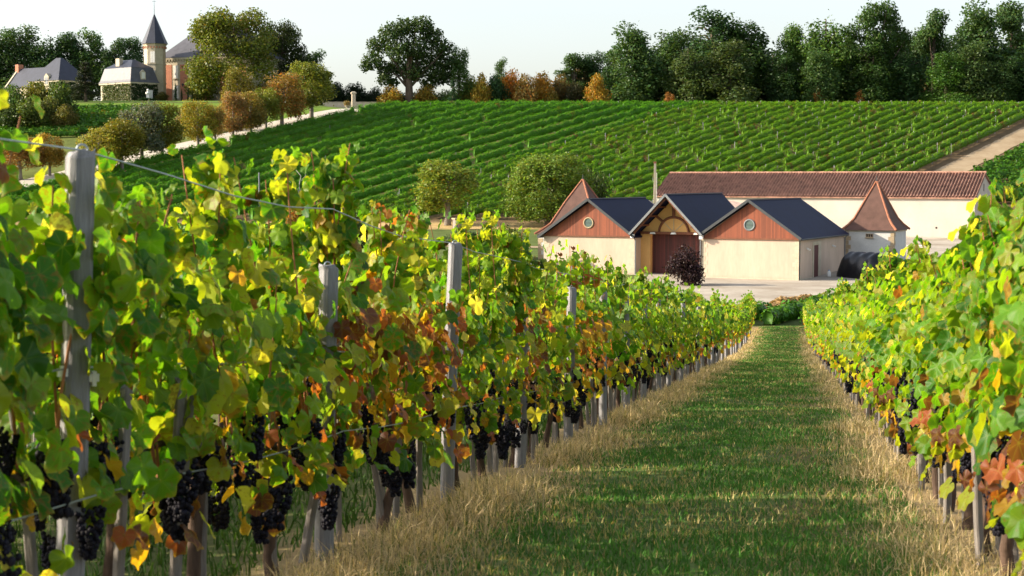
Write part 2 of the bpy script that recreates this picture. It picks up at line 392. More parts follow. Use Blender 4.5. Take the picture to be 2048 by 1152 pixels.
# ================================================================== FOLIAGE GENERATORS
def unit(v): return v / np.maximum(np.linalg.norm(v, axis=-1, keepdims=True), 1e-9)
def cards(P, Nn, s, rng, k=4):
    """irregular leaf-clump faces at P facing Nn with size s"""
    n = len(P); Nn = unit(Nn); t = rng.normal(size=(n, 3)); a = unit(np.cross(Nn, t)); b = np.cross(Nn, a)
    ang = (np.arange(k) / k * 2 * np.pi)[None, :] + rng.uniform(0, .6, (n, k)); r = s[:, None] * rng.uniform(.55, 1.2, (n, k))
    V = P[:, None] + a[:, None] * (np.cos(ang) * r)[..., None] + b[:, None] * (np.sin(ang) * r)[..., None] + Nn[:, None] * (rng.uniform(-.3, .3, (n, k)) * s[:, None])[..., None]
    return V.reshape(-1, 3), np.arange(n * k).reshape(n, k)
def crown_mesh(name, seed, lobes, n, s, orange=0.0, flat=.0):
    rng = np.random.default_rng(seed); L = np.array(lobes, float); w_ = (L[:, 3] * L[:, 5]); idx = rng.choice(len(L), n, p=w_ / w_.sum())
    d = unit(rng.normal(size=(n, 3))); c = L[idx, :3]; R = L[idx, 3:6]
    rr = 1 - .55 * rng.random(n) ** 2.2 + .10 * rng.normal(size=n) * .7
    # ragged surface: push by a cheap angular noise
    bump = .14 * np.sin(7 * d[:, 0] + idx * 1.7) * np.sin(6 * d[:, 1] + idx) + .10 * np.sin(11 * d[:, 2] + 5 * d[:, 0] + idx * 2.1)
    P = c + d * R * (rr + bump)[:, None] + rng.normal(size=(n, 3)) * .10
    Nn = d * .75 + rng.normal(size=(n, 3)) * .65 + np.array([0, 0, .15])
    V, Fq = cards(P, Nn, s * rng.uniform(.6, 1.25, n), rng)
    lb = rng.uniform(.8, 1.2, len(L))[idx] * rng.uniform(.65, 1.35, n)
    col = np.stack([lb * rng.uniform(.8, 1.3, n), lb, lb * rng.uniform(.7, 1.2, n), np.ones(n)], 1)
    if orange:
        o = rng.random(n) < (orange * rng.uniform(.2, 1.8, len(L)))[idx]
        col[o] *= np.array([1.7, 1.05, .8, 1])
    return np_mesh(name, V, Fq, {'leaf_col': np.repeat(col, 4, 0)})
def limb_mesh(name, seed, h, r, lobes, nl=7):
    rng = random.Random(seed); mb = MB(); top = Vector((rng.uniform(-.2, .2), rng.uniform(-.2, .2), h))
    pts = [Vector((0, 0, -.4)), Vector((0, 0, h * .12)), Vector((top.x * .5, top.y * .4, h * .5)), top]
    mb.tube(pts, [r * 1.5, r * 1.05, r * .75, r * .2], 8)
    for _ in range(nl):
        t = rng.uniform(.25, .85); a = Vector((top.x * t * .7, top.y * t * .7, h * t)); L = rng.choice(lobes)
        b = Vector(L[:3]) + Vector((rng.uniform(-1, 1) * L[3], rng.uniform(-1, 1) * L[4], rng.uniform(-.5, .8) * L[5])) * .6
        if b.z < a.z + .2: b.z = a.z + rng.uniform(.3, 1)
        m_ = a.lerp(b, .5) + Vector((0, 0, rng.uniform(-.1, .4)))
        mb.tube([a, m_, b], [r * .42, r * .26, r * .07], 6)
    me = bpy.data.meshes.new(name); me.from_pydata(mb.v, [], mb.f); me.update()
    me.polygons.foreach_set('use_smooth', [True] * len(me.polygons)); return me
def rand_lobes(seed, kind):
    r = random.Random(seed); L = []
    if kind == 'round':                                    # clipped-looking avenue tree, egg shaped; nominal 10 m tall, 6.6 m wide
        L.append((0, 0, 6.0, 2.5, 2.5, 3.4))
        for i in range(22):
            z = r.uniform(2.9, 8.9); q = 2.9 * math.sqrt(max(.05, 1 - ((z - 5.6) / 4.1) ** 2)) * .72; a = r.uniform(0, 6.28); s = r.uniform(.85, 1.3)
            L.append((q * math.cos(a), q * math.sin(a), z, s, s, s * .95))
    if kind == 'wood':                                     # tall ragged woodland tree, foliage nearly to the ground; 10 x 5
        for i in range(34):
            t = r.random(); z = .9 + 8.4 * t; q = (2.3 - 1.25 * t) * r.uniform(.3, 1.1); a = r.uniform(0, 6.28); s = r.uniform(.6, 1.25) * (1.2 - .45 * t)
            L.append((q * math.cos(a), q * math.sin(a), z, s, s, s * r.uniform(.9, 1.4)))
        L.append((0, 0, 4.4, 1.6, 1.6, 4.2))
    if kind == 'open':                                     # tall tree with a bare lower stem; 10 x 5
        for i in range(22):
            t = r.random(); z = 3.4 + 6.2 * t; q = 2.4 * math.sin(max(.15, min(1, 1.15 - t)) * 1.5) * r.uniform(.2, 1.0); a = r.uniform(0, 6.28); s = r.uniform(.6, 1.1)
            L.append((q * math.cos(a), q * math.sin(a), z, s, s, s * .9))
    if kind == 'oak':                                      # broad old field oak; 10 x 10
        for x, y, z, s in [(-3.6, 0, 5.2, 1.1), (-3.0, .8, 6.9, 1.1), (-1.9, -.5, 8.0, 1.2), (-.4, .4, 8.7, 1.25), (1.2, -.3, 8.9, 1.2), (2.4, .4, 7.9, 1.1), (3.2, -.4, 6.6, 1.2), (3.6, .3, 5.1, 1.2), (2.6, -.8, 4.0, 1.1),
                           (3.3, .6, 3.6, 1.0), (-1.2, -.9, 6.2, 1.3), (.6, -.9, 6.6, 1.4), (1.5, .8, 5.3, 1.4), (-.9, 1, 4.6, 1.2), (-2.2, .5, 4.3, .95), (-2.6, -.4, 3.2, .75), (.4, 0, 4.0, 1.1), (2.0, 0, 2.9, .8), (-4.3, .2, 4.6, .6), (-1.6, 0, 2.9, .6)]:
            L.append((x, y, z, s, s, s * .82))
    if kind == 'bush':                                     # 4 x 5
        for i in range(16):
            a = r.uniform(0, 6.28); q = r.uniform(0, 1.7); z = r.uniform(.7, 3.2) * (1 - q * .16); s = r.uniform(.65, 1.05)
            L.append((q * math.cos(a), q * math.sin(a), z, s, s, s * .9))
        L.append((0, 0, 1.4, 1.6, 1.6, 1.4))
    if kind == 'conifer':                                  # 10 x 5
        for i in range(34):
            t = r.random() ** .8; z = .8 + 9.0 * t; q = 2.1 * (1 - t) * r.uniform(.4, 1); a = r.uniform(0, 6.28); s = .35 + .6 * (1 - t)
            L.append((q * math.cos(a), q * math.sin(a), z, s * 1.2, s * 1.2, s * .6))
    if kind == 'cypress':                                  # 10 x 2.2
        for i in range(12):
            t = (i + .5) / 12; q = .9 * math.sin(math.pi * min(.97, .18 + .82 * t)) ** .7
            L.append((r.uniform(-.1, .1), r.uniform(-.1, .1), .4 + 9.4 * t, q, q, .9))
    if kind == 'dome':                                     # big horse-chestnut dome down to the ground; 10 x 10
        L.append((0, 0, 5, 3.4, 3.4, 3.9))
        for i in range(40):
            z = r.uniform(1.0, 8.9); q = 4.4 * math.sqrt(max(.03, 1 - ((z - 4.0) / 5.6) ** 2)) * .8; a = r.uniform(0, 6.28); s = r.uniform(1.0, 1.6)
            L.append((q * math.cos(a), q * math.sin(a), z, s, s, s * .9))
    return L
NOM = {'round': (10, 6.6), 'wood': (10, 5), 'open': (10, 5), 'oak': (10, 9.4), 'bush': (4, 5), 'conifer': (10, 5), 'cypress': (10, 2.2), 'dome': (10, 10)}
LIB = {}
def lib(kind, i, orange=0):
    key = (kind, i, orange)
    if key not in LIB:
        L = rand_lobes(sum(map(ord, kind)) % 7 + 31 * i + len(kind) * 101, kind)
        n = {'round': 8500, 'wood': 11000, 'open': 8000, 'oak': 15000, 'bush': 5000, 'conifer': 6000, 'cypress': 2500, 'dome': 24000}[kind]
        s = {'round': .145, 'wood': .125, 'open': .12, 'oak': .13, 'bush': .12, 'conifer': .13, 'cypress': .15, 'dome': .13}[kind]
        cm = crown_mesh(kind + '_crown', i * 7 + len(kind), L, n, s, orange); cm.materials.append(M['tree'])
        th = {'round': 8, 'wood': 9, 'open': 9, 'oak': 7.5, 'bush': 2.4, 'conifer': 9.3, 'cypress': 9, 'dome': 8}[kind]
        tr = {'round': .26, 'wood': .22, 'open': .2, 'oak': .42, 'bush': .12, 'conifer': .2, 'cypress': .16, 'dome': .45}[kind]
        tm = limb_mesh(kind + '_trunk', i + 3, th, tr, L, 12 if kind == 'oak' else 7); tm.materials.append(M['bark_grey'] if kind in ('round',) else M['bark'])
        LIB[key] = (cm, tm)
    return LIB[key]
_tr = random.Random(5)
def tree(px, py_top, wpx, Y, kind, i, col, label, cat='tree', name=None, group=None, orange=0, py_base=None, sink=0, rz=None):
    """a tree whose trunk stands on the ground at depth Y under pixel column px, its top at py_top"""
    if py_base is not None:
        P = hit(px, py_base, 150 if Y is None else Y - 60, 460); Y = P.y
    r = ray(px, py_top); x = r[0] * Y; z = Hs(x, Y) - sink; h = EYE + r[2] * Y - z; wd = wpx * Y / F
    nh, nw = NOM[kind]; cm, tm = lib(kind, i, orange)
    o = empty(name or {'bush': 'bush', 'cypress': 'cypress', 'conifer': 'conifer_tree'}.get(kind, 'tree'), (x, Y, z), _tr.uniform(0, 6.28) if rz is None else rz, label, cat, group)
    o.scale = (wd / nw, wd / nw, h / nh)
    a = link('trunk', tm, None, o); c = link('crown', cm, None, o); c.color = (*col, 1)
    return o
GREEN = (.050, .105, .022); DKGREEN = (.036, .082, .026); MIDGREEN = (.056, .112, .034); OLIVE = (.16, .19, .03); GOLD = (.22, .17, .025); ORANGE = (.38, .19, .035)
BROWN = (.27, .19, .052); YGREEN = (.16, .185, .030); GREY = (.10, .125, .075); LTGREEN = (.07, .14, .03)

# ================================================================== HILLSIDE AND VALLEY VINE ROWS
def vine_row_mesh(p0, p1, height, width, per_m, s, rng, gap=.0, yellow=.05, red=.012, low=.35, bright=np.ones(3)):
    p0 = np.array(p0); p1 = np.array(p1); ln = np.linalg.norm(p1 - p0); d = (p1 - p0) / ln; nrm = np.array([-d[1], d[0]])
    n = int(ln * per_m); t = rng.random(n) * ln
    # every metre or so is one plant: its own height, girth, tint, and sometimes a gap
    cell = (t / 1.15).astype(int); nc = cell.max() + 2; hh = rng.normal(1, .10, nc).clip(.65, 1.25); gg = rng.random(nc) > gap
    ww = rng.normal(1, .15, nc).clip(.6, 1.4); tint = rng.uniform(.86, 1.14, nc); yy = rng.random(nc) < yellow; rd = rng.random(nc) < red
    keep = gg[cell] | (rng.random(n) < .12); t = t[keep]; cell = cell[keep]; n = len(t)
    a = rng.uniform(0, 2 * np.pi, n); rr = 1 - .4 * rng.random(n) ** 3
    rr = rr + (rng.random(n) < .14) * rng.uniform(.1, .4, n); off = np.cos(a) * width * rr * ww[cell]; zc = (height + low) / 2; zr = (height - low) / 2
    z = zc + np.sin(a) * zr * rr * hh[cell] + (hh[cell] - 1) * height * .4 + rng.normal(0, .05, n)
    tt = t + rng.normal(0, .08, n)
    xy = p0 + d * tt[:, None] + nrm * off[:, None]
    P = np.concatenate([xy, (H(xy[:, 0], xy[:, 1]) + z)[:, None]], 1)
    Nn = np.concatenate([nrm * np.cos(a)[:, None], np.sin(a)[:, None] + .15], 1) + rng.normal(size=(n, 3)) * .33
    V, Fq = cards(P, Nn, s * rng.uniform(.6, 1.25, n), rng)
    b = rng.uniform(.8, 1.2, n) * tint[cell]
    col = np.stack([.065 * bright[0] * b * rng.uniform(.8, 1.4, n), .185 * bright[1] * b, .015 * bright[2] * b, np.ones(n)], 1)
    y = (yy[cell] & (rng.random(n) < .6)) | (rng.random(n) < .02); col[y, :3] = np.array([.17, .17, .025]) * b[y, None]
    q = rd[cell] & (rng.random(n) < .7); col[q, :3] = np.array([.19, .075, .03]) * b[q, None]
    # packed inner foliage: opaque darker core added to block light, one hump per plant
    m = int(ln / .575) + 1; tt = np.linspace(0, ln, m); ci = np.minimum((tt / 1.15).astype(int), nc - 1); alive = gg[ci]
    jit = rng.normal(1, .08, m) * (1 - .20 * (np.arange(m) % 2)); pr = np.array([(-.55, low), (-.75, height * .55), (-.42, height * .86), (.42, height * .86), (.75, height * .55), (.55, low)])
    xy = p0 + d * tt[:, None]; g = H(xy[:, 0], xy[:, 1])
    hv = (hh[ci] * jit)[:, None]; A = nrm[None, None] * (pr[:, 0][None] * width * .82 * ww[ci][:, None])[..., None] + xy[:, None]
    Zc = g[:, None] + low + (pr[:, 1][None] - low) * hv
    CV = np.concatenate([A, Zc[..., None]], 2).reshape(-1, 3); q = []
    for i in range(m - 1):
        if alive[i] and alive[i + 1]:
            q += [(i * 6 + k, i * 6 + (k + 1) % 6, i * 6 + 6 + (k + 1) % 6, i * 6 + 6 + k) for k in range(6)]
            if i == 0 or not alive[i - 1]: q += [(i * 6, i * 6 + 1, i * 6 + 4, i * 6 + 5), (i * 6 + 1, i * 6 + 2, i * 6 + 3, i * 6 + 4)]
            if i == m - 2 or not (i + 2 < m and alive[i + 2]): q += [(i * 6 + 6, i * 6 + 7, i * 6 + 10, i * 6 + 11), (i * 6 + 7, i * 6 + 8, i * 6 + 9, i * 6 + 10)]
    cc = np.tile([*(np.array([.050, .13, .014]) * bright), 1.], (len(CV), 1)); n0 = len(V)
    o = np.array([p0[0], p0[1], Hs(*p0)])
    return np_mesh('vine_row_foliage', np.concatenate([V, CV]) - o, np.concatenate([Fq, np.array(q, int).reshape(-1, 4) + n0]), {'leaf_col': np.concatenate([np.repeat(col, 4, 0), cc])}), o
stake_me = None
def small_stake():
    global stake_me
    if stake_me is None:
        mb = MB(); mb.box(-.05, .05, -.05, .05, -.2, 1.75); mb.add([(-.05,-.05,1.75),(.05,-.05,1.75),(.05,.05,1.75),(-.05,.05,1.75),(0,0,1.8)], [(0,1,4),(1,2,4),(2,3,4),(3,0,4)])
        stake_me = bpy.data.meshes.new('row_post'); stake_me.from_pydata(mb.v, [], mb.f); stake_me.materials.append(M['stone'] if False else M['post'])
    return stake_me
def vine_row(p0, p1, label, group, seed, height=1.75, width=.55, per_m=46, s=.24, gap=.02, yellow=.05, red=.012, posts=0, low=.3, post_s=1.0, bright=(1, 1, 1)):
    rng = np.random.default_rng(seed); me, o = vine_row_mesh(p0, p1, height, width, per_m, s, rng, gap, yellow, red, low, np.array(bright, float))
    e = empty('vine_row', o, 0, label, 'vine row', group); link('foliage', me, M['row'], e)
    for k in range(posts):
        t = (k + rng.uniform(.2, .8)) / posts if posts > 2 else (.004, .996)[k]; q = np.array(p0) + (np.array(p1) - np.array(p0)) * t
        st = link('row_post', small_stake(), None, e, (q[0] - o[0], q[1] - o[1], Hs(*q) - o[2])); st.rotation_euler = (rng.normal(0, .03), rng.normal(0, .03), rng.uniform(0, 1.5)); st.scale = (.95, .95, post_s * rng.uniform(.9, 1.12))
    return e
k = 0; c = ROAD_C + 4.2
while c < -25:
    k += 1; cr = c + .2 * math.sin(c)
    Yt = 364 - max(0, (-60 - c)) * .12
    vine_row(rowpt(c, 257.5), rowpt(c, Yt), f'deep green hillside vine row, {ORD[k]} down from the tree-lined avenue', 'vine rows on the hillside below the avenue', 100 + k, 1.85, .50, 190, .12, .012, .03, .008, 4, .3, 1.0, (1.4, 1.5, 1.0))
    c += 5.3
c -= 2.6; rows = []
while c < 48: rows.append(c); c += 3.2
for j, c in enumerate(reversed(rows)):
    vine_row(rowpt(c, 258.5), rowpt(c, 364.5), f'lighter hillside vine row with gaps and pale posts, {ORD[j + 1]} up from the dirt track', 'vine rows on the hillside beside the dirt track', 200 + j, 1.7, .36, 170, .12, .10 if j > 2 else .04, .12, .025, 12, .5, 1.08, (2.05, 1.65, 1.1))
for j in range(14):                                    # block right of the dirt track, rows running across the slope
    Y = 268 + j * 4.2; x0 = max(66, 57 + CA * (Y - HB) + 1.5)
    vine_row((x0, Y), (118, Y + 9), f'dark green vine row right of the dirt track, {ORD[j + 1]} above the grass verge', 'vine rows right of the dirt track', 300 + j, 1.8, .8, 46, .26, .02, .02, .0, 3)
for j in range(9):                                     # little vineyard at the far left below the orchard
    Y = 320 + j * 3.2
    vine_row((-114 - j, Y - 2), (-84 + .3 * (Y - 320), Y + 2), f'bright green vine row in the small plot left of the avenue, {ORD[j + 1]} up the slope', 'vine rows in the small left plot', 330 + j, 1.6, .6, 40, .26, .03, .03)
for j in range(8):                                     # strips below the dry grass
    Y = 206 + j * 4.6
    vine_row((-64, Y), (-20 - 4 * j % 9, Y - 3), f'short dark vine row below the dry grass strip, {ORD[j + 1]} from the valley side', 'short vine rows below the dry grass strip', 350 + j, 1.4, .7, 40, .26, .12, .02, 0)
for j in range(8):                                     # valley block behind the near rows at the left
    Y = 132 + j * 8.5
    vine_row((-62 - j, Y + 3), (-17 - .4 * j, Y), f'green valley-floor vine row left of the open shed, {ORD[j + 1]} from the slope', 'vine rows across the valley floor', 390 + j, 1.5, .8, 60, .2, .03, .04, .01, 0, .2)
LIM = [(14, 117), (17, 119), (21, 124), (32, 146), (45, 157), (60, 168), (90, 178)]
def lim(x):
    for a, b in zip(LIM[:-1], LIM[1:]):
        if a[0] <= x <= b[0]: return lerp(a[1], b[1], (x - a[0]) / (b[0] - a[0]))
    return 178
for j in range(15):                                    # low block between the near rows' end and the gravel yard
    x0 = 14.5 + 2.7 * j; Y0 = 110.5
    Y1 = Y0 + 3
    while Y1 < lim(x0 + .43 * (Y1 - Y0)) - 1.5 and Y1 < 172: Y1 += .5
    vine_row((x0, Y0), (x0 + .43 * (Y1 - Y0), Y1), f'low dark vine row at the foot of the slope, {ORD[j + 1]} from the straw heaps', 'low vine rows in front of the gravel yard', 370 + j, 1.15, .55, 90, .17, .01, .02, .0, 0, .1)

# ================================================================== TREES
# avenue (base pixels lie on the right verge of the road)
for a in [(622, 243, 122, 98, 0, .6, OLIVE, 'tall olive-green avenue tree at the top of the road', 0), (563, 260, 138, 88, 1, 0, BROWN, 'large russet-brown avenue tree second from the road top', .12),
          (531, 271, 172, 62, 2, 0, OLIVE, 'small olive avenue tree squeezed between two russet ones', 0), (500, 280, 178, 66, 3, 0, (.20, .17, .04), 'thin rusty avenue tree with sparse brown leaves', .1),
          (465, 287, 182, 62, 0, 0, (.24, .16, .06), 'pale tan avenue tree with faded leaves', .1), (430, 298, 205, 40, 2, 0, BROWN, 'slim brown avenue tree behind the golden one', 0),
          (395, 305, 193, 70, 1, 0, (.24, .225, .028), 'golden egg-shaped avenue tree beside the pale road', .05), (322, 322, 201, 92, 3, 0, (.14, .155, .024), 'broad gold and green avenue tree right of the silvery one', .08),
          (282, 333, 200, 92, 0, 0, (.125, .15, .10), 'silvery grey-green avenue tree', 0), (242, 347, 233, 98, 2, 0, (.15, .15, .02), 'dark green avenue tree with a yellow top in front of the silvery one', .03),
          (199, 356, 250, 84, 1, 0, (.25, .25, .035), 'yellow-green avenue tree lowest on the road', .03)]:
    px, pb, pt, wp, i, _, col, lab, orr = a
    tree(px, pt, wp * 1.16, None, 'round', i, col, lab, group='avenue trees along the road', orange=orr, py_base=pb)
tree(98, 262, 66, None, 'round', 3, (.28, .20, .035), 'small orange-gold tree left of the yellow-green avenue tree', py_base=352, orange=.1)
tree(38, 272, 120, None, 'round', 2, (.24, .15, .045), 'brown-orange tree at the far left edge above the vines', py_base=360, orange=.1)
tree(480, 128, 80, None, 'round', 1, (.16, .15, .022), 'gold-green round tree behind the russet avenue trees', py_base=262)
tree(378, 205, 60, None, 'bush', 1, (.26, .18, .08), 'pale brown shrub behind the golden avenue tree', 'shrub', py_base=262)
# chateau park
tree(465, 18, 205, 378, 'dome', 0, (.115, .145, .022), 'huge golden-green chestnut in front of the château', orange=.05)
tree(560, 42, 125, 392, 'dome', 1, (.035, .055, .014), 'dark rounded tree right of the huge chestnut')
tree(632, 98, 70, 398, 'wood', 2, MIDGREEN, 'smaller green tree at the right end of the park trees')
for px, pt, wp, kd, i, col, lab in [(-12, 60, 100, 'wood', 0, MIDGREEN, 'dense green tree at the left picture edge behind the slate-roofed house'), (42, 54, 84, 'wood', 1, MIDGREEN, 'tall green tree behind the chimney of the slate-roofed house'), (98, 60, 84, 'wood', 3, DKGREEN, 'dark tree behind the pointed slate roof'),
                                    (145, 70, 74, 'open', 1, DKGREEN, 'thin dark tree right of the pointed slate roof'), (180, 55, 66, 'wood', 2, LTGREEN, 'bright green tall tree between the two slate roofs'), (252, 72, 92, 'oak', 0, DKGREEN, 'spreading dark tree behind the mansard pavilion'), (215, 92, 54, 'wood', 0, DKGREEN, 'low dark tree behind the mansard roof')]:
    tree(px, pt, wp * 1.25, 432, kd, i, col, lab)
tree(170, 118, 66, 362, 'conifer', 0, (.022, .032, .016), 'dark cedar on the lawn left of the mansard pavilion')
for px, pt, pb, wp, i, col, lab in [(22, 172, 252, 84, 0, (.06, .11, .025), 'green shrub at the left edge below the slate-roofed house'), (72, 166, 246, 78, 1, (.13, .14, .025), 'yellowish tall shrub below the slate-roofed house'), (120, 172, 248, 84, 2, (.06, .10, .02), 'green shrub below the dormer of the slate-roofed house'),
                                    (58, 205, 262, 90, 2, (.08, .12, .025), 'low leafy shrub in front of the orchard'), (128, 214, 262, 60, 0, (.12, .12, .03), 'small olive shrub near the bend of the drive'), (10, 214, 264, 60, 1, (.05, .09, .025), 'low dark shrub at the left edge above the small vineyard'), (98, 196, 258, 62, 1, (.10, .12, .03), 'mid-sized green shrub amid the orchard')]:
    tree(px, pt - 12, wp * 1.2, None, 'bush', i, col, lab, 'shrub', group='orchard shrubs below the slate-roofed house', py_base=pb)
tree(324, 181, 36, 374, 'bush', 0, (.09, .09, .022), 'round golden clipped bush by the tower foot', 'shrub')
tree(291, 195, 46, 368, 'bush', 2, (.02, .055, .02), 'low spreading dark juniper below the white statue', 'shrub')
for px, pt, wp, lab in [(351, 167, 7.5, 'tallest slim cypress before the château wall'), (363, 178, 5, 'second slim cypress before the brick panel'), (376, 178, 4.5, 'thinnest cypress by the château entrance')]:
    tree(px, pt, wp, 372, 'cypress', 0, (.025, .055, .025), lab, 'cypress', group='cypresses before the château')
tree(384, 194, 10, 372, 'bush', 1, (.03, .08, .02), 'small clipped green ball shrub by the entrance', 'shrub')
# dark hedge shrubs between the park and the oak
for px, pt, wp, i, lab in [(672, 158, 60, 0, 'dark shrub left of the stone gate pillar'), (710, 160, 60, 1, 'dark shrub behind the stone gate pillar'), (750, 172, 50, 2, 'dark low shrub left of the old oak')]:
    tree(px, pt, wp, 384, 'bush', i, (.018, .035, .016), lab, 'shrub', group='dark shrubs behind the gate')
tree(818, 31, 186, 374, 'oak', 1, (.040, .075, .020), 'old spreading oak standing alone on the crest', 'oak tree', name='oak_tree', rz=0.2)
tree(917, 96, 56, 378, 'wood', 1, LTGREEN, 'pointed light green tree right of the old oak')
tree(905, 160, 30, 368, 'conifer', 1, (.03, .075, .035), 'small pale green fir at the vineyard edge')
tree(1003, 114, 44, 392, 'wood', 2, MIDGREEN, 'treetop showing above the orange thicket')
for px, pt, wp, i, col, orr, lab in [(778, 164, 66, 0, GOLD, .15, 'golden bush under the left limbs of the oak'), (852, 160, 60, 1, GOLD, .1, 'yellow bush right of the oak trunk'), (940, 148, 62, 2, OLIVE, .05, 'olive bush right of the little fir'), (962, 138, 50, 0, (.22, .18, .025), .1, 'yellow-topped bush at the left end of the thicket'),
                                     (990, 142, 66, 1, DKGREEN, 0, 'dark green bush in front of the orange thicket'), (1022, 136, 66, 2, ORANGE, .1, 'orange bush in the middle of the thicket'), (1052, 140, 66, 0, BROWN, .1, 'russet bush in the thicket right of the orange one'), (1084, 137, 66, 1, (.32, .19, .03), .1, 'bright amber bush in the thicket'),
                                     (1118, 146, 60, 2, (.13, .10, .035), .05, 'brown-green bush at the right end of the thicket'), (1150, 158, 50, 1, (.05, .05, .02), 0, 'dark bush between the thicket and the wood'), (1196, 140, 66, 0, (.30, .20, .025), .1, 'yellow-orange bush at the left foot of the wood'), (1105, 178, 44, 0, (.16, .13, .02), 0, 'low yellowish bush below the amber thicket')]:
    tree(px, pt, wp, 372 + (i * 3), 'bush', i, col, lab, 'bush', group='autumn bushes along the crest', orange=orr)
WOOD = [(1150, 112, 62, 392, 'open', 0, MIDGREEN, 'small tree at the left end of the wood'), (1190, 106, 60, 394, 'wood', 1, DKGREEN, 'dark low tree behind the yellow-orange bush'), (1228, 92, 60, 384, 'wood', 2, DKGREEN, 'narrow dark tree at the left of the wood'),
        (1268, 48, 96, 376, 'wood', 0, MIDGREEN, 'tall green tree first from the left in the wood'), (1318, 92, 70, 390, 'wood', 3, DKGREEN, 'dark tree in the dip of the wood'), (1352, 62, 84, 388, 'wood', 1, MIDGREEN, 'green tree behind left of the twin peak'),
        (1422, 12, 108, 384, 'wood', 2, DKGREEN, 'tallest dark pointed tree of the left wood'), (1380, 84, 84, 372, 'wood', 3, (.065, .105, .032), 'grey-green bushy tree at the front of the wood'), (1486, 32, 100, 386, 'wood', 0, (.04, .085, .02), 'tall tree with a leaning top right of the highest peak'),
        (1460, 82, 90, 371, 'wood', 1, (.060, .095, .030), 'pale grey-green tree at the wood edge'), (1545, 96, 76, 396, 'wood', 3, DKGREEN, 'dark shaded tree in the gap of the wood'), (1590, 46, 64, 384, 'open', 2, LTGREEN, 'light airy tree in the gap of the wood'),
        (1572, 110, 60, 380, 'wood', 2, DKGREEN, 'low dark tree below the airy one'), (1655, 18, 96, 380, 'wood', 3, LTGREEN, 'tall fresh green tree in the centre of the right wood'), (1640, 96, 68, 371, 'wood', 0, MIDGREEN, 'ivy-clad green tree at the wood edge above the long roof'),
        (1755, 0, 116, 378, 'oak', 1, (.045, .095, .02), 'highest round-headed tree of the wood'), (1745, 84, 80, 374, 'wood', 2, (.04, .085, .02), 'green column below the round-headed tree'), (1700, 90, 70, 390, 'wood', 1, DKGREEN, 'dark tree left of the round-headed one'),
        (1815, 88, 76, 376, 'wood', 3, DKGREEN, 'dark tree right of the round-headed one'), (1868, 26, 70, 388, 'open', 1, MIDGREEN, 'thin tall tree with sky between its branches'), (1893, 108, 76, 371, 'wood', 1, (.055, .13, .022), 'bright green lower tree at the wood edge'),
        (1960, 4, 104, 380, 'wood', 0, MIDGREEN, 'very tall tree near the right end of the wood'), (1950, 78, 74, 371, 'wood', 2, (.055, .10, .03), 'grey-green tree before the very tall one'), (2024, 12, 96, 386, 'open', 0, MIDGREEN, 'tall tree at the right picture edge'),
        (2050, 70, 96, 376, 'wood', 3, DKGREEN, 'dark tree in the right picture corner'), (1920, 40, 60, 394, 'wood', 3, DKGREEN, 'dark tree behind the thin tall one'), (2005, 120, 60, 371, 'wood', 0, MIDGREEN, 'low green tree at the right end of the wood edge')]
for px, pt, wp, Y, kd, i, col, lab in WOOD: tree(px, pt, wp * 1.32, Y, kd, i, col, lab, group='trees of the wood on the crest', rz=.4 * i if kd == 'oak' else None)
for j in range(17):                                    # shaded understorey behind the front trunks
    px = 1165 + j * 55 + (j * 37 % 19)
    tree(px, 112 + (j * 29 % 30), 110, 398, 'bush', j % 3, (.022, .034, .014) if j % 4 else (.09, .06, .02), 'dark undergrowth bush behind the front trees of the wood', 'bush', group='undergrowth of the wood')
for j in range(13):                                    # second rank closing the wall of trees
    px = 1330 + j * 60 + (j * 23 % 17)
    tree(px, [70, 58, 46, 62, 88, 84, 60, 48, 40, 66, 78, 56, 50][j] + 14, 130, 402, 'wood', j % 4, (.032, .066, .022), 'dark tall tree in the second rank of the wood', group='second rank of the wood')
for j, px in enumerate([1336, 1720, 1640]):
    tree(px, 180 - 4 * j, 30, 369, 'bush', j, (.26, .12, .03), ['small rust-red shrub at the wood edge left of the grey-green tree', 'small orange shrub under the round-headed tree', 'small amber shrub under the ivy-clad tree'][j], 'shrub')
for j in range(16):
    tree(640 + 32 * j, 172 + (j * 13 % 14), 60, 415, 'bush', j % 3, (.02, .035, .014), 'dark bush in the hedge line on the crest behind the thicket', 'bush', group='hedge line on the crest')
# valley trees
tree(895, 317, 142, 252, 'round', 0, (.165, .225, .032), 'loose yellow-green tree standing below the hillside vines', orange=.06)
tree(1100, 306, 205, 250, 'dome', 1, (.125, .20, .03), 'wide yellow-green tree behind the left barn', orange=.05)
tree(1190, 330, 80, 256, 'bush', 1, (.05, .085, .02), 'dark green bush right of the wide yellow-green tree', 'bush')
tree(1002, 446, 118, 190, 'bush', 1, (.105, .145, .024), 'rounded green bush left of the winery barn', 'bush', orange=.05)
tree(722, 425, 130, 176, 'bush', 2, (.035, .060, .015), 'large dark bush in the valley left of the lamp post', 'bush', orange=.05)
tree(690, 400, 90, 182, 'bush', 0, (.13, .11, .022), 'bush with yellowing top behind the dark one', 'bush', orange=.2)
tree(828, 468, 70, 205, 'bush', 0, (.03, .06, .018), 'low dark bush beneath the yellow-green tree', 'bush')
tree(935, 462, 110, 212, 'bush', 2, (.025, .055, .016), 'dark hedge bush below the grass strip', 'bush')
tree(600, 392, 110, 180, 'bush', 1, (.20, .14, .03), 'rusty half-bare bush around the dead trunk', 'bush', orange=.35)
tree(1372, 484, 100, 155, 'bush', 1, (.030, .016, .020), 'dark purple-leaved bush in front of the barn door', 'bush', name='purple_bush')
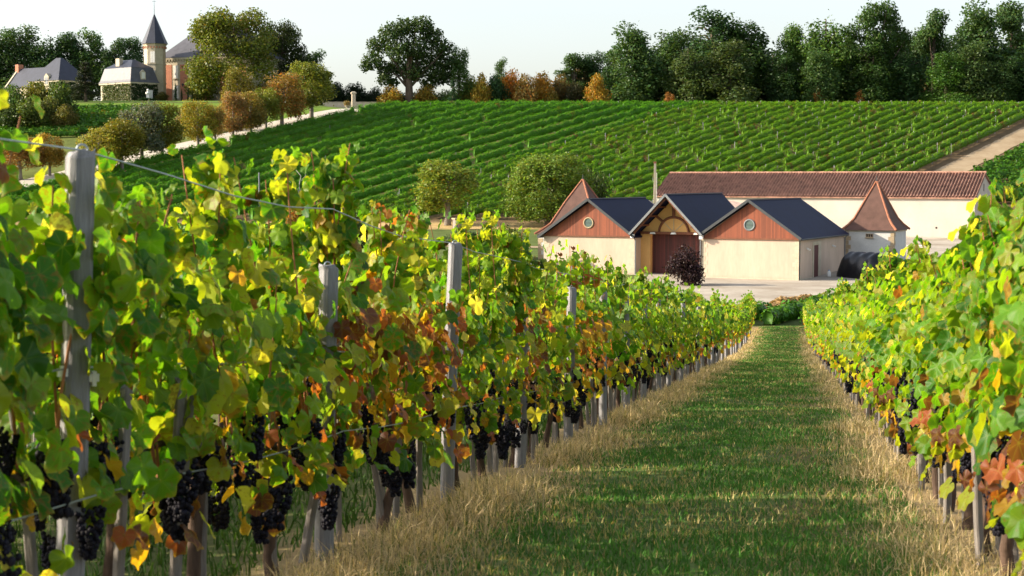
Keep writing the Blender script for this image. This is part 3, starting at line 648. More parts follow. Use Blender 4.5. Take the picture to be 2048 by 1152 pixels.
# dead tree
P = at(640, 500, 178); z0 = Hs(P.x, P.y); mb = MB()
def W(px, py): q = at(px, py, 178); return (q.x - P.x, q.y - P.y, q.z - z0)
dt = empty('dead_tree', (P.x, P.y, z0), 0, 'leaning dead tree with bare grey branches', 'dead tree')
mb.tube([(0, 0, -.5), W(640, 478), W(615, 418), W(604, 398)], [.28, .26, .2, .14], 8); mb.build('trunk', M['deadwood'], dt, smooth=True)
for pts, r in [([(604, 398), (592, 374), (580, 364), (566, 356)], .08), ([(604, 398), (598, 372), (602, 352), (592, 340)], .08), ([(600, 380), (584, 384), (572, 370), (562, 362)], .05), ([(602, 362), (612, 350), (606, 344)], .05), ([(615, 418), (628, 400), (640, 392)], .05)]:
    b = MB(); V = [Vector(W(*q)) for q in pts]; b.tube(V, [r, r * .8, r * .6, r * .35][:len(V)], 6); b.build('branch', M['deadwood'], dt, smooth=True)

# ================================================================== BUILDINGS
AL = rad(27)
def frame(name, x, y, label, cat, al=AL, z=None): return empty(name, (x, y, Hs(x, y) if z is None else z), -al, label, cat)
def bx(name, mat, par, *a): return MB().box(*a).build(name, mat, par)
def gable_roof(name, mat, par, x0, x1, xr, y0, y1, ze0, ze1, zr, th=.16):
    mb = MB()
    mb.prism([(x0, ze0), (xr, zr), (x1, ze1), (x1, ze1 - th), (xr, zr - th * 1.25), (x0, ze0 - th)], y0, y1)
    return mb.build(name, mat, par)
def quoins(par, x, y, z0, z1, mat, sx=-1, wide=.62, narrow=.36, hgt=.42, side=None):
    """alternating corner stones; x,y is the corner, sx the direction the facade runs, side the direction of the return face"""
    mb = MB(); z = z0; k = 0
    while z + hgt < z1 + .01:
        a = wide if k % 2 else narrow; b = narrow if k % 2 else wide
        xs = sorted((x - sx * .02, x + sx * a)); ys = sorted((y - .02, y + (b if side else .2)))
        mb.box(xs[0], xs[1], ys[0], ys[1], z, z + hgt - .02); z += hgt; k += 1
    return mb.build('quoin_stones', mat, par)
def corrugated(name, mat, par, x0, x1, y0, z0, y1, z1, pitch, amp, seg=6, lift=0):
    n = int((x1 - x0) / pitch * seg); xs = np.linspace(x0, x1, n + 1); rows = 14; rng = np.random.default_rng(3)
    V = []
    for i in range(rows + 1):
        t = i / rows; a = amp * np.cos(2 * np.pi * (xs - x0) / pitch)
        for q in range(2 if 0 < i < rows else 1):
            step = .035 * (1 if q else -1) if 0 < i < rows else 0
            V.append(np.stack([xs, np.full(n + 1, y0 + (y1 - y0) * t), z0 + (z1 - z0) * t + a + lift - step * .5], -1))
    V = np.array(V); m = len(V); i = (np.arange(m - 1)[:, None] * (n + 1) + np.arange(n)[None, :]).ravel()
    return link(name, np_mesh(name, V.reshape(-1, 3), np.stack([i, i + 1, i + n + 2, i + n + 1], -1), None, True), mat, par)
# ---- winery barn
B = frame('winery_barn', 28.155, 161.84, 'three-gabled cream winery barn with dark slate roofs and a big red-brown door', 'barn', z=1.90)
D = 16.4
mb = MB(); mb.prism([(-27.8, -.5), (-17.45, -.5), (-17.45, 4.2), (-22.5, 7.65), (-27.8, 4.15)], 0, D); mb.build('wall', M['plaster_cream'], B)
mb = MB(); mb.prism([(-10.1, -.5), (0, -.5), (0, 4.28), (-5.06, 7.65), (-10.1, 4.25)], 0, D); mb.build('wall', M['plaster_cream'], B)
mb = MB(); mb.prism([(-17.45, -.5), (-16.4, -.5), (-16.4, 4.36), (-10.15, 4.36), (-10.15, 4.5), (-13.79, 8.1), (-17.45, 4.5)], 1.7, D - .02); mb.box(-16.4, -10.15, 2.6, 3, -.5, 4.36); mb.build('wall', M['plaster_ochre'], B)
bx('base_course', M['stone'], B, -10.12, .03, -.03, D, -.5, .18)
gable_roof('roof', M['barn_roof'], B, -28.3, -17.3, -22.5, -.55, D - 1.4, 3.98, 4.15, 7.98)
gable_roof('roof', M['barn_roof'], B, -10.2, .4, -5.06, -.55, D + .2, 4.45, 4.2, 7.98)
gable_roof('roof', M['barn_roof'], B, -17.75, -9.85, -13.79, -.75, D - .4, 4.42, 4.42, 8.5)
for xa, za, xb, zb in [(-28.3, 3.98, -22.5, 7.98), (-22.5, 7.98, -17.3, 4.15), (-10.2, 4.45, -5.06, 7.98), (-5.06, 7.98, .4, 4.2)]:
    mb = MB(); mb.bar((xa, -.60, za - .06), (xb, -.60, zb - .06), .08, .26); mb.build('verge_board', M['trim_dark'], B)
for xa, za, xb, zb in [(-17.75, 4.42, -13.79, 8.5), (-13.79, 8.5, -9.85, 4.42)]:
    mb = MB(); mb.bar((xa, -.80, za - .05), (xb, -.80, zb - .05), .08, .22); mb.build('verge_board', M['trim_grey'], B)
for x0, x1, xr in [(-28.25, -22.5, -22.5)]: pass
for xr, ya, yb, z in [(-22.5, -.55, D - 1.4, 7.98), (-5.06, -.55, D + .2, 7.98), (-13.79, -.75, D - .4, 8.5)]:
    bx('ridge_cap', M['slate'], B, xr - .14, xr + .14, ya - .01, yb + .01, z - .06, z + .06)
for x0, x1, xr, zr in [(-27.75, -17.55, -22.5, 7.62), (-10.05, -.05, -5.06, 7.62)]:
    mb = MB(); mb.prism([(x0, 4.08), (x1, 4.08), (x1, 4.16), (xr, zr), (x0, 4.16)], -.09, -.003); mb.build('gable_boarding', M['clad'], B)
    bx('trim_board', M['timber'], B, x0 - .05, x1 + .05, -.14, -.001, 4.02, 4.2)
for xo in (-22.6, -5.06):
    mb = MB(); mb.ring((xo, -.1, 5.48), .52, .085, 28, 8); fr = mb.build('round_window', M['stone_brown'] if xo < -20 else M['trim_grey'], B, smooth=True)
    mb = MB(); mb.add([(xo + .5 * math.cos(t * math.pi / 14), -.105, 5.48 + .5 * math.sin(t * math.pi / 14)) for t in range(28)], [tuple(range(28))]); mb.build('pane', M['glass'], fr)
    bx('glazing_bar', M['trim_dark'], fr, xo - .5, xo + .5, -.13, -.108, 5.46, 5.5)
for side, xa, xb in ((0, -16.4, -13.29), (1, -13.27, -10.15)):
    d_ = bx('sliding_door', M['door'], B, xa, xb, 2.3, 2.45, .02, 4.34)
bx('door_rail', M['timber'], B, -17.4, -10.1, 1.45, 1.69, 4.36, 4.62)
mb = MB(); mb.ring((-13.79, 1.62, 4.5), 1.62, .13, 28, 6, 0, math.pi); mb.build('arch', M['timber'], B)
mb = MB(); mb.bar((-13.79, 1.6, 6.15), (-13.79, 1.6, 8.05), .3, .16); mb.build('king_post', M['timber'], B)
for s in (-1, 1):
    mb = MB(); mb.bar((-13.79 + s * 1.18, 1.6, 5.65), (-13.79 + s * 2.0, 1.6, 6.28), .12, .22); mb.build('brace', M['timber'], B)
    mb = MB(); mb.bar((-13.79 + s * .05, 1.66, 4.6), (-13.79 + s * 1.1, 1.66, 5.6), .05, .05); mb.build('spoke', M['stone'], B)
    mb = MB(); mb.bar((-13.79 + s * 3.55, -.5, 4.52), (-13.79 + s * .1, -.5, 8.1), .12, .26); mb.build('rafter', M['timber'], B)
    for q in (.25, .5, .75):
        xx = -13.79 + s * 3.7 * q; zz = 8.25 - 3.75 * q; bx('purlin', M['timber'], B, xx - .07, xx + .07, -.7, 1.69, zz - .22, zz - .06)
mb = MB(); mb.bar((-13.79, 1.66, 4.6), (-13.79, 1.66, 6.05), .05, .05); mb.build('spoke', M['stone'], B)
for xo in (-16.0, -13.7, -11.2):
    mb = MB(); mb.add([(xo - .3, 1.25, 4.38), (xo + .3, 1.25, 4.38), (xo + .3, 1.44, 4.38), (xo - .3, 1.44, 4.38), (xo - .22, 1.3, 4.56), (xo + .22, 1.3, 4.56), (xo + .22, 1.44, 4.56), (xo - .22, 1.44, 4.56)], [(0,3,2,1),(4,5,6,7),(0,1,5,4),(1,2,6,5),(2,3,7,6),(3,0,4,7)]); mb.build('flood_lamp', M['white_plastic'], B)
quoins(B, 0, 0, .18, 4.0, M['stone'], -1, side=1); quoins(B, -10.1, 0, .18, 4.0, M['stone'], 1); quoins(B, -17.45, 0, -.1, 4.0, M['stone'], -1); quoins(B, -27.8, 0, -.1, 4.0, M['stone'], 1)
mb = MB(); mb.tube([(-17.3, -.12, -.3), (-17.3, -.12, 3.75), (-17.42, -.3, 4.0)], .06, 8); mb.build('downpipe', M['trim_grey'], B)
mb = MB(); mb.tube([(-10.2, -.12, -.3), (-10.2, -.12, 3.85), (-10.1, -.3, 4.1)], .06, 8); mb.build('downpipe', M['trim_grey'], B)
for xo in (-17.5, -10.0): bx('hopper', M['white_plastic'], B, xo - .18, xo + .18, -.62, -.3, 4.0, 4.4)
mb = MB(); mb.tube([(.4, -.5, 4.1), (.4, D, 4.1)], .09, 8); mb.build('gutter', M['trim_dark'], B)
mb = MB(); mb.tube([(.08, D - .2, -.3), (.08, D - .2, 3.8), (.36, D - .2, 4.05)], .06, 8); mb.build('downpipe', M['trim_grey'], B)
mb = MB(); mb.tube([(.06, .12, -.1), (.06, .12, 4.0)], .05, 8); mb.build('downpipe', M['trim_dark'], B)
# side doorway in the shaded wall (x = 0)
sd = bx('side_door', M['door'], B, -.02, .035, 5.0, 6.5, .02, 3.35)
for ya, yb, za, zb in ((4.6, 5.0, -.1, 3.4), (6.5, 7.5, -.1, 3.4), (4.6, 7.5, 3.4, 3.75)): bx('door_surround', M['stone'], B, -.02, .055, ya, yb, za, zb)
for yy in (2.6, 11.6):
    mb = MB(); mb.box(.0, .12, yy - .1, yy + .1, 3.05, 3.2); mb.bar((.1, yy, 3.1), (.38, yy + .05, 2.98), .16, .14); mb.build('wall_lamp', M['white_plastic'], B)
# ---- dovecotes
def dovecote(x, y, z, S, hw, apex, label, base=None):
    o = frame('dovecote', x, y, label, 'dovecote', z=z)
    bx('wall', M['limewash'], o, -S, 0, 0, S, -.8, hw)
    h = S / 2; prof = [(h + .32, hw - .06), (h * .90, hw + .50), (h * .72, hw + 1.15), (h * .40, hw + (apex - hw) * .58), (.05, apex)]
    vs = []; fs = []
    for r, zz in prof: vs += [(-h - r, h - r, zz), (-h + r, h - r, zz), (-h + r, h + r, zz), (-h - r, h + r, zz)]
    for i in range(len(prof) - 1):
        for k in range(4): fs.append((i * 4 + k, i * 4 + (k + 1) % 4, i * 4 + 4 + (k + 1) % 4, i * 4 + 4 + k))
    fs += [(3, 2, 1, 0), (16, 17, 18, 19)]
    rf = MB().add(vs, fs).build('roof', M['tile_flat'], o)
    for k in range(4):
        pts = [vs[i * 4 + k] for i in range(len(prof))]; mb = MB(); mb.tube([Vector(q) + Vector((0, 0, .03)) for q in pts], [.13, .13, .12, .11, .1], 6); mb.build('hip_tiles', M['brickwork_cap'], rf)
    mb = MB(); mb.lathe([(.1, apex - .05), (.12, apex + .12), (.05, apex + .2), (.035, apex + .55), (.0, apex + .7)], 8, (-h, h, 0)); mb.build('finial', M['trim_dark'], rf)
    quoins(o, 0, 0, -.2, hw - .25, M['stone_brown'], -1, .62, .38, .46, side=1); quoins(o, -S, 0, -.2, hw - .25, M['stone_brown'], 1, .62, .38, .46)
    bx('cornice', M['stone'], o, -S - .08, .08, -.08, S + .08, hw - .22, hw - .08)
    n_ = bx('pigeon_holes', M['stone_brown'], o, -h - .42, -h + .42, -.03, .02, hw - .86, hw - .42)
    for q in (-.25, 0, .25): bx('hole', M['dark'], n_, -h + q - .09, -h + q + .09, -.034, -.028, hw - .76, hw - .48)
    bx('perch', M['stone_brown'], n_, -h - .46, -h + .46, -.2, -.031, hw - .92, hw - .84)
    return o
dovecote(40.8, 176.2, EYE - 9.7, 5.3, 4.2, 9.35, 'white dovecote with a pointed clay-tile roof right of the barn')
P = at(1163, 365, 187); dovecote(P.x + 2.0, P.y - 1.2, EYE - 9.4, 7.7, 3.1, 9.25, 'dovecote tower half hidden behind the left barn gable')
# ---- long winery building
L_ = frame('long_building', 62.4, 222.8, 'long low white building with a ribbed clay-tile roof behind the barn', 'building', z=EYE - 8.35)
X0, WD = -46.1, 14.2
mb = MB(); mb.prism([(0, -1), (WD, -1), (WD, 6.15), (6.0, 9.0), (0, 5.95)], X0, 0, 'x'); mb.build('wall', M['plaster_white'], L_)
rf = MB(); rf.prism([(-.35, 5.74), (6.0, 9.02), (WD + .3, 6.1), (WD + .3, 6.0), (6.0, 8.9), (-.35, 5.6)], X0 - .25, .25, 'x'); rf = rf.build('roof', M['tile'], L_)
corrugated('roof_tiles', M['tile'], rf, X0 - .3, .3, -.42, 5.90, 6.0, 9.20, .44, .12)
mb = MB(); mb.tube([(X0 - .3, 6.0, 9.2), (.3, 6.0, 9.2)], .16, 8); mb.build('ridge_tiles', M['tile'], rf)
bx('eaves_course', M['stone'], L_, X0 - .05, .04, -.1, .2, 5.5, 5.72)
quoins(L_, 0, 0, .1, 3.4, M['stone_brown'], -1, .8, .5, .5, side=1)
bx('blocked_opening', M['plaster_white'], L_, -21.4, -12, -.05, .02, -.5, 3.6)
aw = MB(); aw.add([(.02, 5.9, 3.5), (.02, 8.3, 3.5), (.75, 8.3, 2.95), (.75, 5.9, 2.95), (.02, 5.9, 3.42), (.02, 8.3, 3.42), (.75, 8.3, 2.85), (.75, 5.9, 2.85)], [(0,1,2,3),(7,6,5,4),(3,2,6,7),(0,3,7,4),(1,5,6,2)]); aw.build('awning', M['blue'], L_)
wd_ = bx('window', M['timber'], L_, -.02, .06, 6.1, 8.0, 1.2, 2.8); bx('pane', M['glass'], wd_, .055, .075, 6.25, 7.85, 1.35, 2.65)
bx('vent_slit', M['dark'], L_, -.02, .02, 5.8, 6.2, 6.6, 7.6)
bx('vent_hole', M['dark'], L_, -5.2, -4.95, -.02, .02, 1.5, 1.75)
# ---- annex with tiled roof between barn roofs and long building
an = frame('tiled_annex', 27.5, 196, 'low annex with a pale tile roof between the barn and the long building', 'shed', z=EYE - 9.2)
bx('wall', M['plaster_white'], an, -5, 0, 0, 10, -.6, 5.2); mb = MB(); mb.prism([(-5.3, 6.3), (.3, 5.15), (.3, 5.3), (-5.3, 6.45)], -.3, 10.3); mb.build('roof', M['tile_pale'], an)
# ---- open tiled shed in front of the left barn
sh = frame('open_shed', 3.5, 133, 'open-sided shed with a pale tiled roof in front of the left barn', 'shed', z=Hs(3.5, 133))
gable_roof('roof', M['tile_pale'], sh, -4.4, .25, -2.1, -.3, 10.6, 1.9, 1.82, 3.0, .12)
for xx in (-4.0, 0):
    for yy in (0, 3.4, 6.8, 10.2): bx('post', M['timber'], sh, xx - .08, xx + .08, yy - .08, yy + .08, -.4, 1.82)
mb = MB(); mb.prism([(-4.1, 1.75), (0, 1.68), (-2.1, 2.8)], .3, .36); mb.build('gable_boards', M['timber'], sh)
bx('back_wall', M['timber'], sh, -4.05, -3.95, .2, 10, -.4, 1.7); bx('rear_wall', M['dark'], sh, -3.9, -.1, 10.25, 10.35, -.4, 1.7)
mb = MB(); mb.tube([(.3, -.3, 1.72), (.3, 10.6, 1.72)], .07, 8); mb.build('gutter', M['trim_dark'], sh)
# ---- chateau
def hip(name, mat, par, x0, x1, y0, y1, z0, z1, in_x, in_y, th=.15):
    xa, xb, ya, yb = x0 + in_x, x1 - in_x, y0 + in_y, y1 - in_y
    vs = [(x0,y0,z0),(x1,y0,z0),(x1,y1,z0),(x0,y1,z0),(xa,ya,z1),(xb,ya,z1),(xb,yb,z1),(xa,yb,z1)]
    return MB().add(vs, [(0,3,2,1),(4,5,6,7),(0,1,5,4),(1,2,6,5),(2,3,7,6),(3,0,4,7)]).build(name, mat, par)
def shuttered(par, x, z, w_, h, y=-.02):
    f = bx('window', M['stone'], par, x - w_ / 2 - .16, x + w_ / 2 + .16, y - .07, y + .02, z - .14, z + h + .16)
    for s in (-1, 1):
        xs = sorted((x + s * .02, x + s * w_ / 2)); bx('shutter', M['shutter'], f, xs[0], xs[1], y - .12, y - .068, z, z + h)
    bx('sill', M['stone'], f, x - w_ / 2 - .25, x + w_ / 2 + .25, y - .2, y + .02, z - .28, z - .141)
    return f
YC = 384
P = at(322, 203, YC)
CH = frame('chateau', P.x, YC, 'brick and stone château with a steep slate roof and white shutters', 'château', rad(20), z=Hs(P.x, YC) - .3)
WL, HW_, DP = 24.0, 9.9, 15
bx('wall', M['stone'], CH, 0, WL, 0, DP, -1, HW_)
bx('cornice', M['stone'], CH, -.35, WL + .35, -.35, DP + .35, HW_, HW_ + .42)
mb = MB()
for k in range(32): mb.box(.1 + k * .74, .4 + k * .74, -.28, -.005, HW_ - .42, HW_ - .003)
mb.build('dentils', M['stone'], CH)
hip('roof', M['slate_grey'], CH, -.45, WL + .45, -.45, DP + .45, HW_ + .42, HW_ + 8.2, 7.8, 7.4)
for x0 in (1.1, 5.2, 11.0, 15.6, 20.4): bx('brick_panel', M['brick'], CH, x0, x0 + 1.9, -.06, .02, .4, HW_ - 1.2)
for x in (4.1, 9.1, 14.2, 19.2): shuttered(CH, x, 5.6, 1.25, 2.9); 
for x in (4.1, 14.2, 19.2): shuttered(CH, x, 1.0, 1.25, 2.9)
dd = bx('entrance_door', M['dark'], CH, 8.3, 9.9, -.1, .02, 0, 3.6)
bx('chimney', M['stone'], CH, 7.0, 8.6, 6.6, 8.4, HW_ + 5, HW_ + 9.3); bx('chimney', M['brick'], CH, 17, 18.6, 6.6, 8.4, HW_ + 5, HW_ + 9.6)
mb = MB(); mb.tube([(-.08, -.1, 0), (-.08, -.1, HW_)], .09, 6); mb.build('downpipe', M['trim_dark'], CH)
lm = MB(); lm.bar((6.4, -.0, 4.0), (6.4, -.9, 4.3), .09); lm.lathe([(.1, -.5), (.26, -.05), (.3, .05), (.05, .3)], 6, (6.4, -.95, 4.1)); lm.build('wall_lantern', M['trim_dark'], CH)
# tower
P = at(311, 203, 380)
TW = frame('stair_tower', P.x, 380, 'octagonal stone tower with a pointed slate spire and lightning rod', 'tower', rad(8), z=Hs(P.x, 380) - .3)
TW.scale = (.89, .89, 1)
def octo(R, z0, z1, R2=None):
    mb = MB(); R2 = R if R2 is None else R2; k = 8
    vs = [(R * math.cos((i + .5) * math.pi / 4), R * math.sin((i + .5) * math.pi / 4), z0) for i in range(k)] + [(R2 * math.cos((i + .5) * math.pi / 4), R2 * math.sin((i + .5) * math.pi / 4), z1) for i in range(k)]
    return mb.add(vs, [tuple(reversed(range(k))), tuple(range(k, 2 * k))] + [(i, (i + 1) % k, (i + 1) % k + k, i + k) for i in range(k)])
octo(2.75, -1, 12.7).build('wall', M['stone'], TW)
for z in (4.3, 8.6): octo(2.87, z, z + .25).build('string_course', M['stone'], TW)
octo(2.8, 12.71, 13.3, 3.15).build('corbel_course', M['stone'], TW)
mb = MB()
for i in range(24):
    a = i * math.pi / 12; mb.box(2.9 * math.cos(a) - .12, 2.9 * math.cos(a) + .12, 2.9 * math.sin(a) - .12, 2.9 * math.sin(a) + .12, 12.25, 12.69)
mb.build('corbels', M['brick'], TW)
rf = octo(3.42, 13.31, 15.0, 2.55); rf2 = octo(2.55, 15.0, 20.2, .06); rf.add(rf2.v, rf2.f); rf = rf.build('spire', M['slate'], TW)
mb = MB(); mb.tube([(0, 0, 20.1), (0, 0, 24.3)], [.08, .03], 6); mb.bar((-.5, 0, 23.0), (.5, 0, 23.0), .06); mb.build('lightning_rod', M['trim_dark'], rf)
for z in (4.7, 9.0): shuttered(TW, .35, z, 1.15, 2.5, -2.56)
# mansard pavilion, corner towards the viewer
P = hit(262, 208, 340, 420); P = at(262, 203, 371)
PV = empty('mansard_pavilion', (P.x, 371, Hs(P.x, 371) - .4), rad(-42), 'ivy-covered pavilion with a pale slate mansard roof', 'house')
A1, A2 = 11.6, 7.2
bx('wall', M['stone'], PV, -A1, 0, 0, A2, -1, 4.3)
bx('cornice', M['stone'], PV, -A1 - .3, .3, -.3, A2 + .3, 4.3, 4.65)
def frus(x0, x1, y0, y1, z0, z1, ins): return [(x0,y0,z0),(x1,y0,z0),(x1,y1,z0),(x0,y1,z0),(x0+ins,y0+ins,z1),(x1-ins,y0+ins,z1),(x1-ins,y1-ins,z1),(x0+ins,y1-ins,z1)]
BF = [(0,3,2,1),(4,5,6,7),(0,1,5,4),(1,2,6,5),(2,3,7,6),(3,0,4,7)]
MB().add(frus(-A1 - .4, .4, -.4, A2 + .4, 4.66, 5.2, .3), BF).add(frus(-A1 - .1, .1, -.1, A2 + .1, 5.2, 8.0, .75), BF).build('mansard_roof', M['slate_grey'], PV)
hip('upper_roof', M['slate'], PV, -A1 + .6, -.6, .6, A2 - .6, 8.01, 9.9, 3.2, 2.6)
bx('chimney', M['stone'], PV, -7.4, -6.0, 1.2, 2.2, 7.9, 10.2)
dm = MB(); dm.prism([(2.6, 5.3), (4.0, 5.3), (4.0, 6.9), (3.3, 7.5), (2.6, 6.9)], -.9, .12, 'x'); dm = dm.build('dormer', M['stone'], PV); bx('shutter', M['shutter'], dm, .11, .17, 2.85, 3.75, 5.5, 6.9)
bx('door', M['shutter'], PV, -.02, .42, 4.3, 5.6, 0, 3.0)
def ivy(par, x0, x1, y, z0, z1, ax, seed, col, holes=()):
    rng = np.random.default_rng(seed); n = int((x1 - x0) * (z1 - z0) * 60); a = rng.uniform(x0, x1, n); z = z0 + (z1 - z0) * rng.random(n) ** .9; z = z + .25 * np.sin(a * 2.1) * (z > z1 - .8)
    k = np.ones(n, bool)
    for h in holes: k &= ~((a > h[0]) & (a < h[1]) & (z < h[2]))
    a, z = a[k], z[k]; n = len(a); d = rng.uniform(.05, .32, n)
    Pp = np.stack([a, np.full(n, y) - d, z], 1) if ax == 'y' else np.stack([np.full(n, y) + d, a, z], 1)
    Nn = np.array([0, -1, .2] if ax == 'y' else [1, 0, .2]) + rng.normal(size=(n, 3)) * .5
    V, Fq = cards(Pp, Nn, .17 * rng.uniform(.6, 1.3, n), rng); b = rng.uniform(.6, 1.4, n)
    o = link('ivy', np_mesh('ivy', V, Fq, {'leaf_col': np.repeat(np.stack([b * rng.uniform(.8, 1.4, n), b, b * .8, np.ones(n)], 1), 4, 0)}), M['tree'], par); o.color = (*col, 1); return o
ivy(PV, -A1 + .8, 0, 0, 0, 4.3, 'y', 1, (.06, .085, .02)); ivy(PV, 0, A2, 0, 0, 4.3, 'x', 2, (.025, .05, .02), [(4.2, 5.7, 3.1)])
# left house
P = at(118, 180, 388)
LH = frame('slate_roofed_house', P.x, 388, 'long house with a pointed blue slate roof and climbing greenery', 'house', rad(36), z=Hs(P.x, 388) - .5)
bx('wall', M['stone'], LH, -10.5, 0, 0, 9, -1, 5.3); bx('wing_wall', M['stone'], LH, -20, -10.5, .6, 8, -1, 4.3)
bx('cornice', M['stone'], LH, -10.8, .3, -.3, 9.3, 5.3, 5.6)
hip('roof', M['slate'], LH, -11, .5, -.5, 9.5, 5.61, 11.2, 4.9, 4.7)
mb = MB(); mb.prism([(.2, 4.3), (8.4, 4.3), (4.3, 9.2)], -20.3, -6, 'x'); mb.build('wing_roof', M['slate'], LH)
bx('chimney', M['brick'], LH, -20.6, -19.4, 3.5, 5, 7.6, 10.2)
mb = MB(); mb.bar((-20.2, .1, 4.4), (-20.2, 4.3, 9.3), .5, .2); mb.build('gable_coping', M['stone'], LH)
dm = MB(); dm.prism([(-4.9, 4.4), (-3.3, 4.4), (-3.3, 6.6), (-4.1, 7.3), (-4.9, 6.6)], -.35, 1.2); dm = dm.build('dormer', M['stone'], LH); bx('window', M['trim_grey'], dm, -4.6, -3.6, -.4, -.345, 4.8, 6.4)
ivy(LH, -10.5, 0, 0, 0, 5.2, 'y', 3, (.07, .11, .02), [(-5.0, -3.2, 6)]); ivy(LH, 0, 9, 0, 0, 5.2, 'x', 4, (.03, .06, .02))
# ---- small park things
def gatepillar(px, pt, Y):
    r = ray(px, pt); x = r[0] * Y; z = Hs(x, Y); h = EYE + r[2] * Y - z
    o = empty('gate_pillar', (x, Y, z), .3, 'pale stone gate pillar at the top of the avenue', 'pillar')
    bx('base', M['stone'], o, -.5, .5, -.5, .5, -.3, .4); bx('shaft', M['stone'], o, -.38, .38, -.38, .38, .401, h - .5); bx('capital', M['stone'], o, -.55, .55, -.55, .55, h - .5, h - .2); MB().add(frus(-.5, .5, -.5, .5, h - .199, h, .28), BF).build('cap', M['stone'], o)
gatepillar(707, 183, 366)
P = at(700, 212, 362); o = empty('planter', (P.x - .6, 362, Hs(P.x, 362)), 0, 'stone planter with an orange-brown shrub beside the gate pillar', 'planter')
MB().lathe([(.35, 0), (.3, .12), (.5, .55), (.62, .6), (.6, .5)], 14).build('urn', M['stone'], o)
c_ = link('shrub', crown_mesh('planter_shrub', 9, [(0, 0, 1.1, .7, .7, .5)], 260, .14), M['tree'], o); c_.color = (.18, .14, .05, 1)
P = at(655, 205, 372); o = empty('low_wall', (P.x, 372, Hs(P.x, 372)), 0, 'low pale stone wall running left of the gate pillar', 'wall'); bx('wall', M['stone'], o, -1, 13, -.2, .2, -.4, .9); bx('coping', M['stone'], o, -1.1, 13.1, -.27, .27, .901, 1.0)
P = at(296, 190, 369.5); o = empty('statue', (P.x, 369.5, Hs(P.x, 369.5)), 0, 'small white bust on a pedestal above the dark juniper', 'statue')
bx('pedestal', M['shutter'], o, -.32, .32, -.32, .32, 0, 1.5); mb = MB(); mb.lathe([(.5, 1.5), (.55, 1.65), (.5, 1.9), (.22, 2.02), (.16, 2.12), (.24, 2.25), (.27, 2.42), (.2, 2.6), (.05, 2.66)], 14); mb.build('bust', M['shutter'], o, smooth=True)

# ================================================================== YARD THINGS
# covered wine press / tank under a black tarpaulin
P = at(1693, 553, 168.5)
o = empty('tarp_covered_tank', (P.x + .2, 168.5, Hs(P.x, 168.5)), -rad(58), 'big rounded bulk wrapped in a shiny black tarpaulin by the dovecote', 'covered tank')
rng = np.random.default_rng(8); V = []; ns, na = 30, 44; Lg = 5.2
for i in range(ns + 1):
    t = i / ns; x = t * Lg; e_ = 1 - .16 * max(0, (.12 - t) / .12) ** 2 - .25 * max(0, (t - .8) / .2) ** 2
    for j in range(na + 1):
        a = math.pi * j / na; r = 1.66 * e_ * (1 + .028 * math.sin(x * 4.6 + .8 * math.sin(a * 2)) * math.sin(a) + .008 * math.sin(9 * a + x * 1.7)); flare = 1 + .22 * (1 - math.sin(a)) ** 3
        V.append((x, -math.cos(a) * r * flare, math.sin(a) ** .8 * r * 1.55 - .08 if 0 < j < na else -.1))
V = np.array(V); i = (np.arange(ns)[:, None] * (na + 1) + np.arange(na)[None, :]).ravel(); Fq = np.stack([i, i + 1, i + na + 2, i + na + 1], -1)
link('tarpaulin', np_mesh('tarpaulin', V, Fq, None, True), M['tarp'], o)
# gathered front face with radial folds, and a plain back
vs = [(-.12, 0, 1.2)]; 
for j in range(na + 1):
    q = V[j]; vs.append((q[0] - .10 + .12 * math.sin(j * 1.9), q[1] * .62, 1.2 + (q[2] - 1.2) * .62))
for j in range(na + 1): vs.append(tuple(V[j]))
fs = [(0, j + 1, j + 2) for j in range(na)] + [(j + 1, j + na + 2, j + na + 3, j + 2) for j in range(na)]
me = bpy.data.meshes.new('front'); me.from_pydata(vs, [], fs); link('front_sheet', me, M['tarp'], o)
me = bpy.data.meshes.new('back'); me.from_pydata([tuple(q) for q in V[-(na + 1):]], [], [tuple(range(na + 1))]); link('back_sheet', me, M['tarp'], o)
jug = None
for k, (px, py) in enumerate([(1658, 553), (1687, 556), (1722, 553), (1735, 551), (1743, 550), (1756, 547)]):
    r = ray(px, py); Yj = 167.2 + .5 * k
    if jug is None:
        jug = empty('water_jug', (0, 0, 0), 0, 'white plastic jug weighing down the tarpaulin edge', 'jug', 'white jugs round the tarpaulin')
        MB().lathe([(.19, 0), (.2, .05), (.2, .42), (.12, .55), (.07, .6)], 12).build('body', M['white_plastic'], jug, smooth=True); MB().lathe([(.07, .6), (.07, .68)], 8).build('cap', M['blue'], jug); q = jug
    else: q = copy_tree(jug)
    q.location = (r[0] * Yj, Yj, Hs(r[0] * Yj, Yj) + .05)
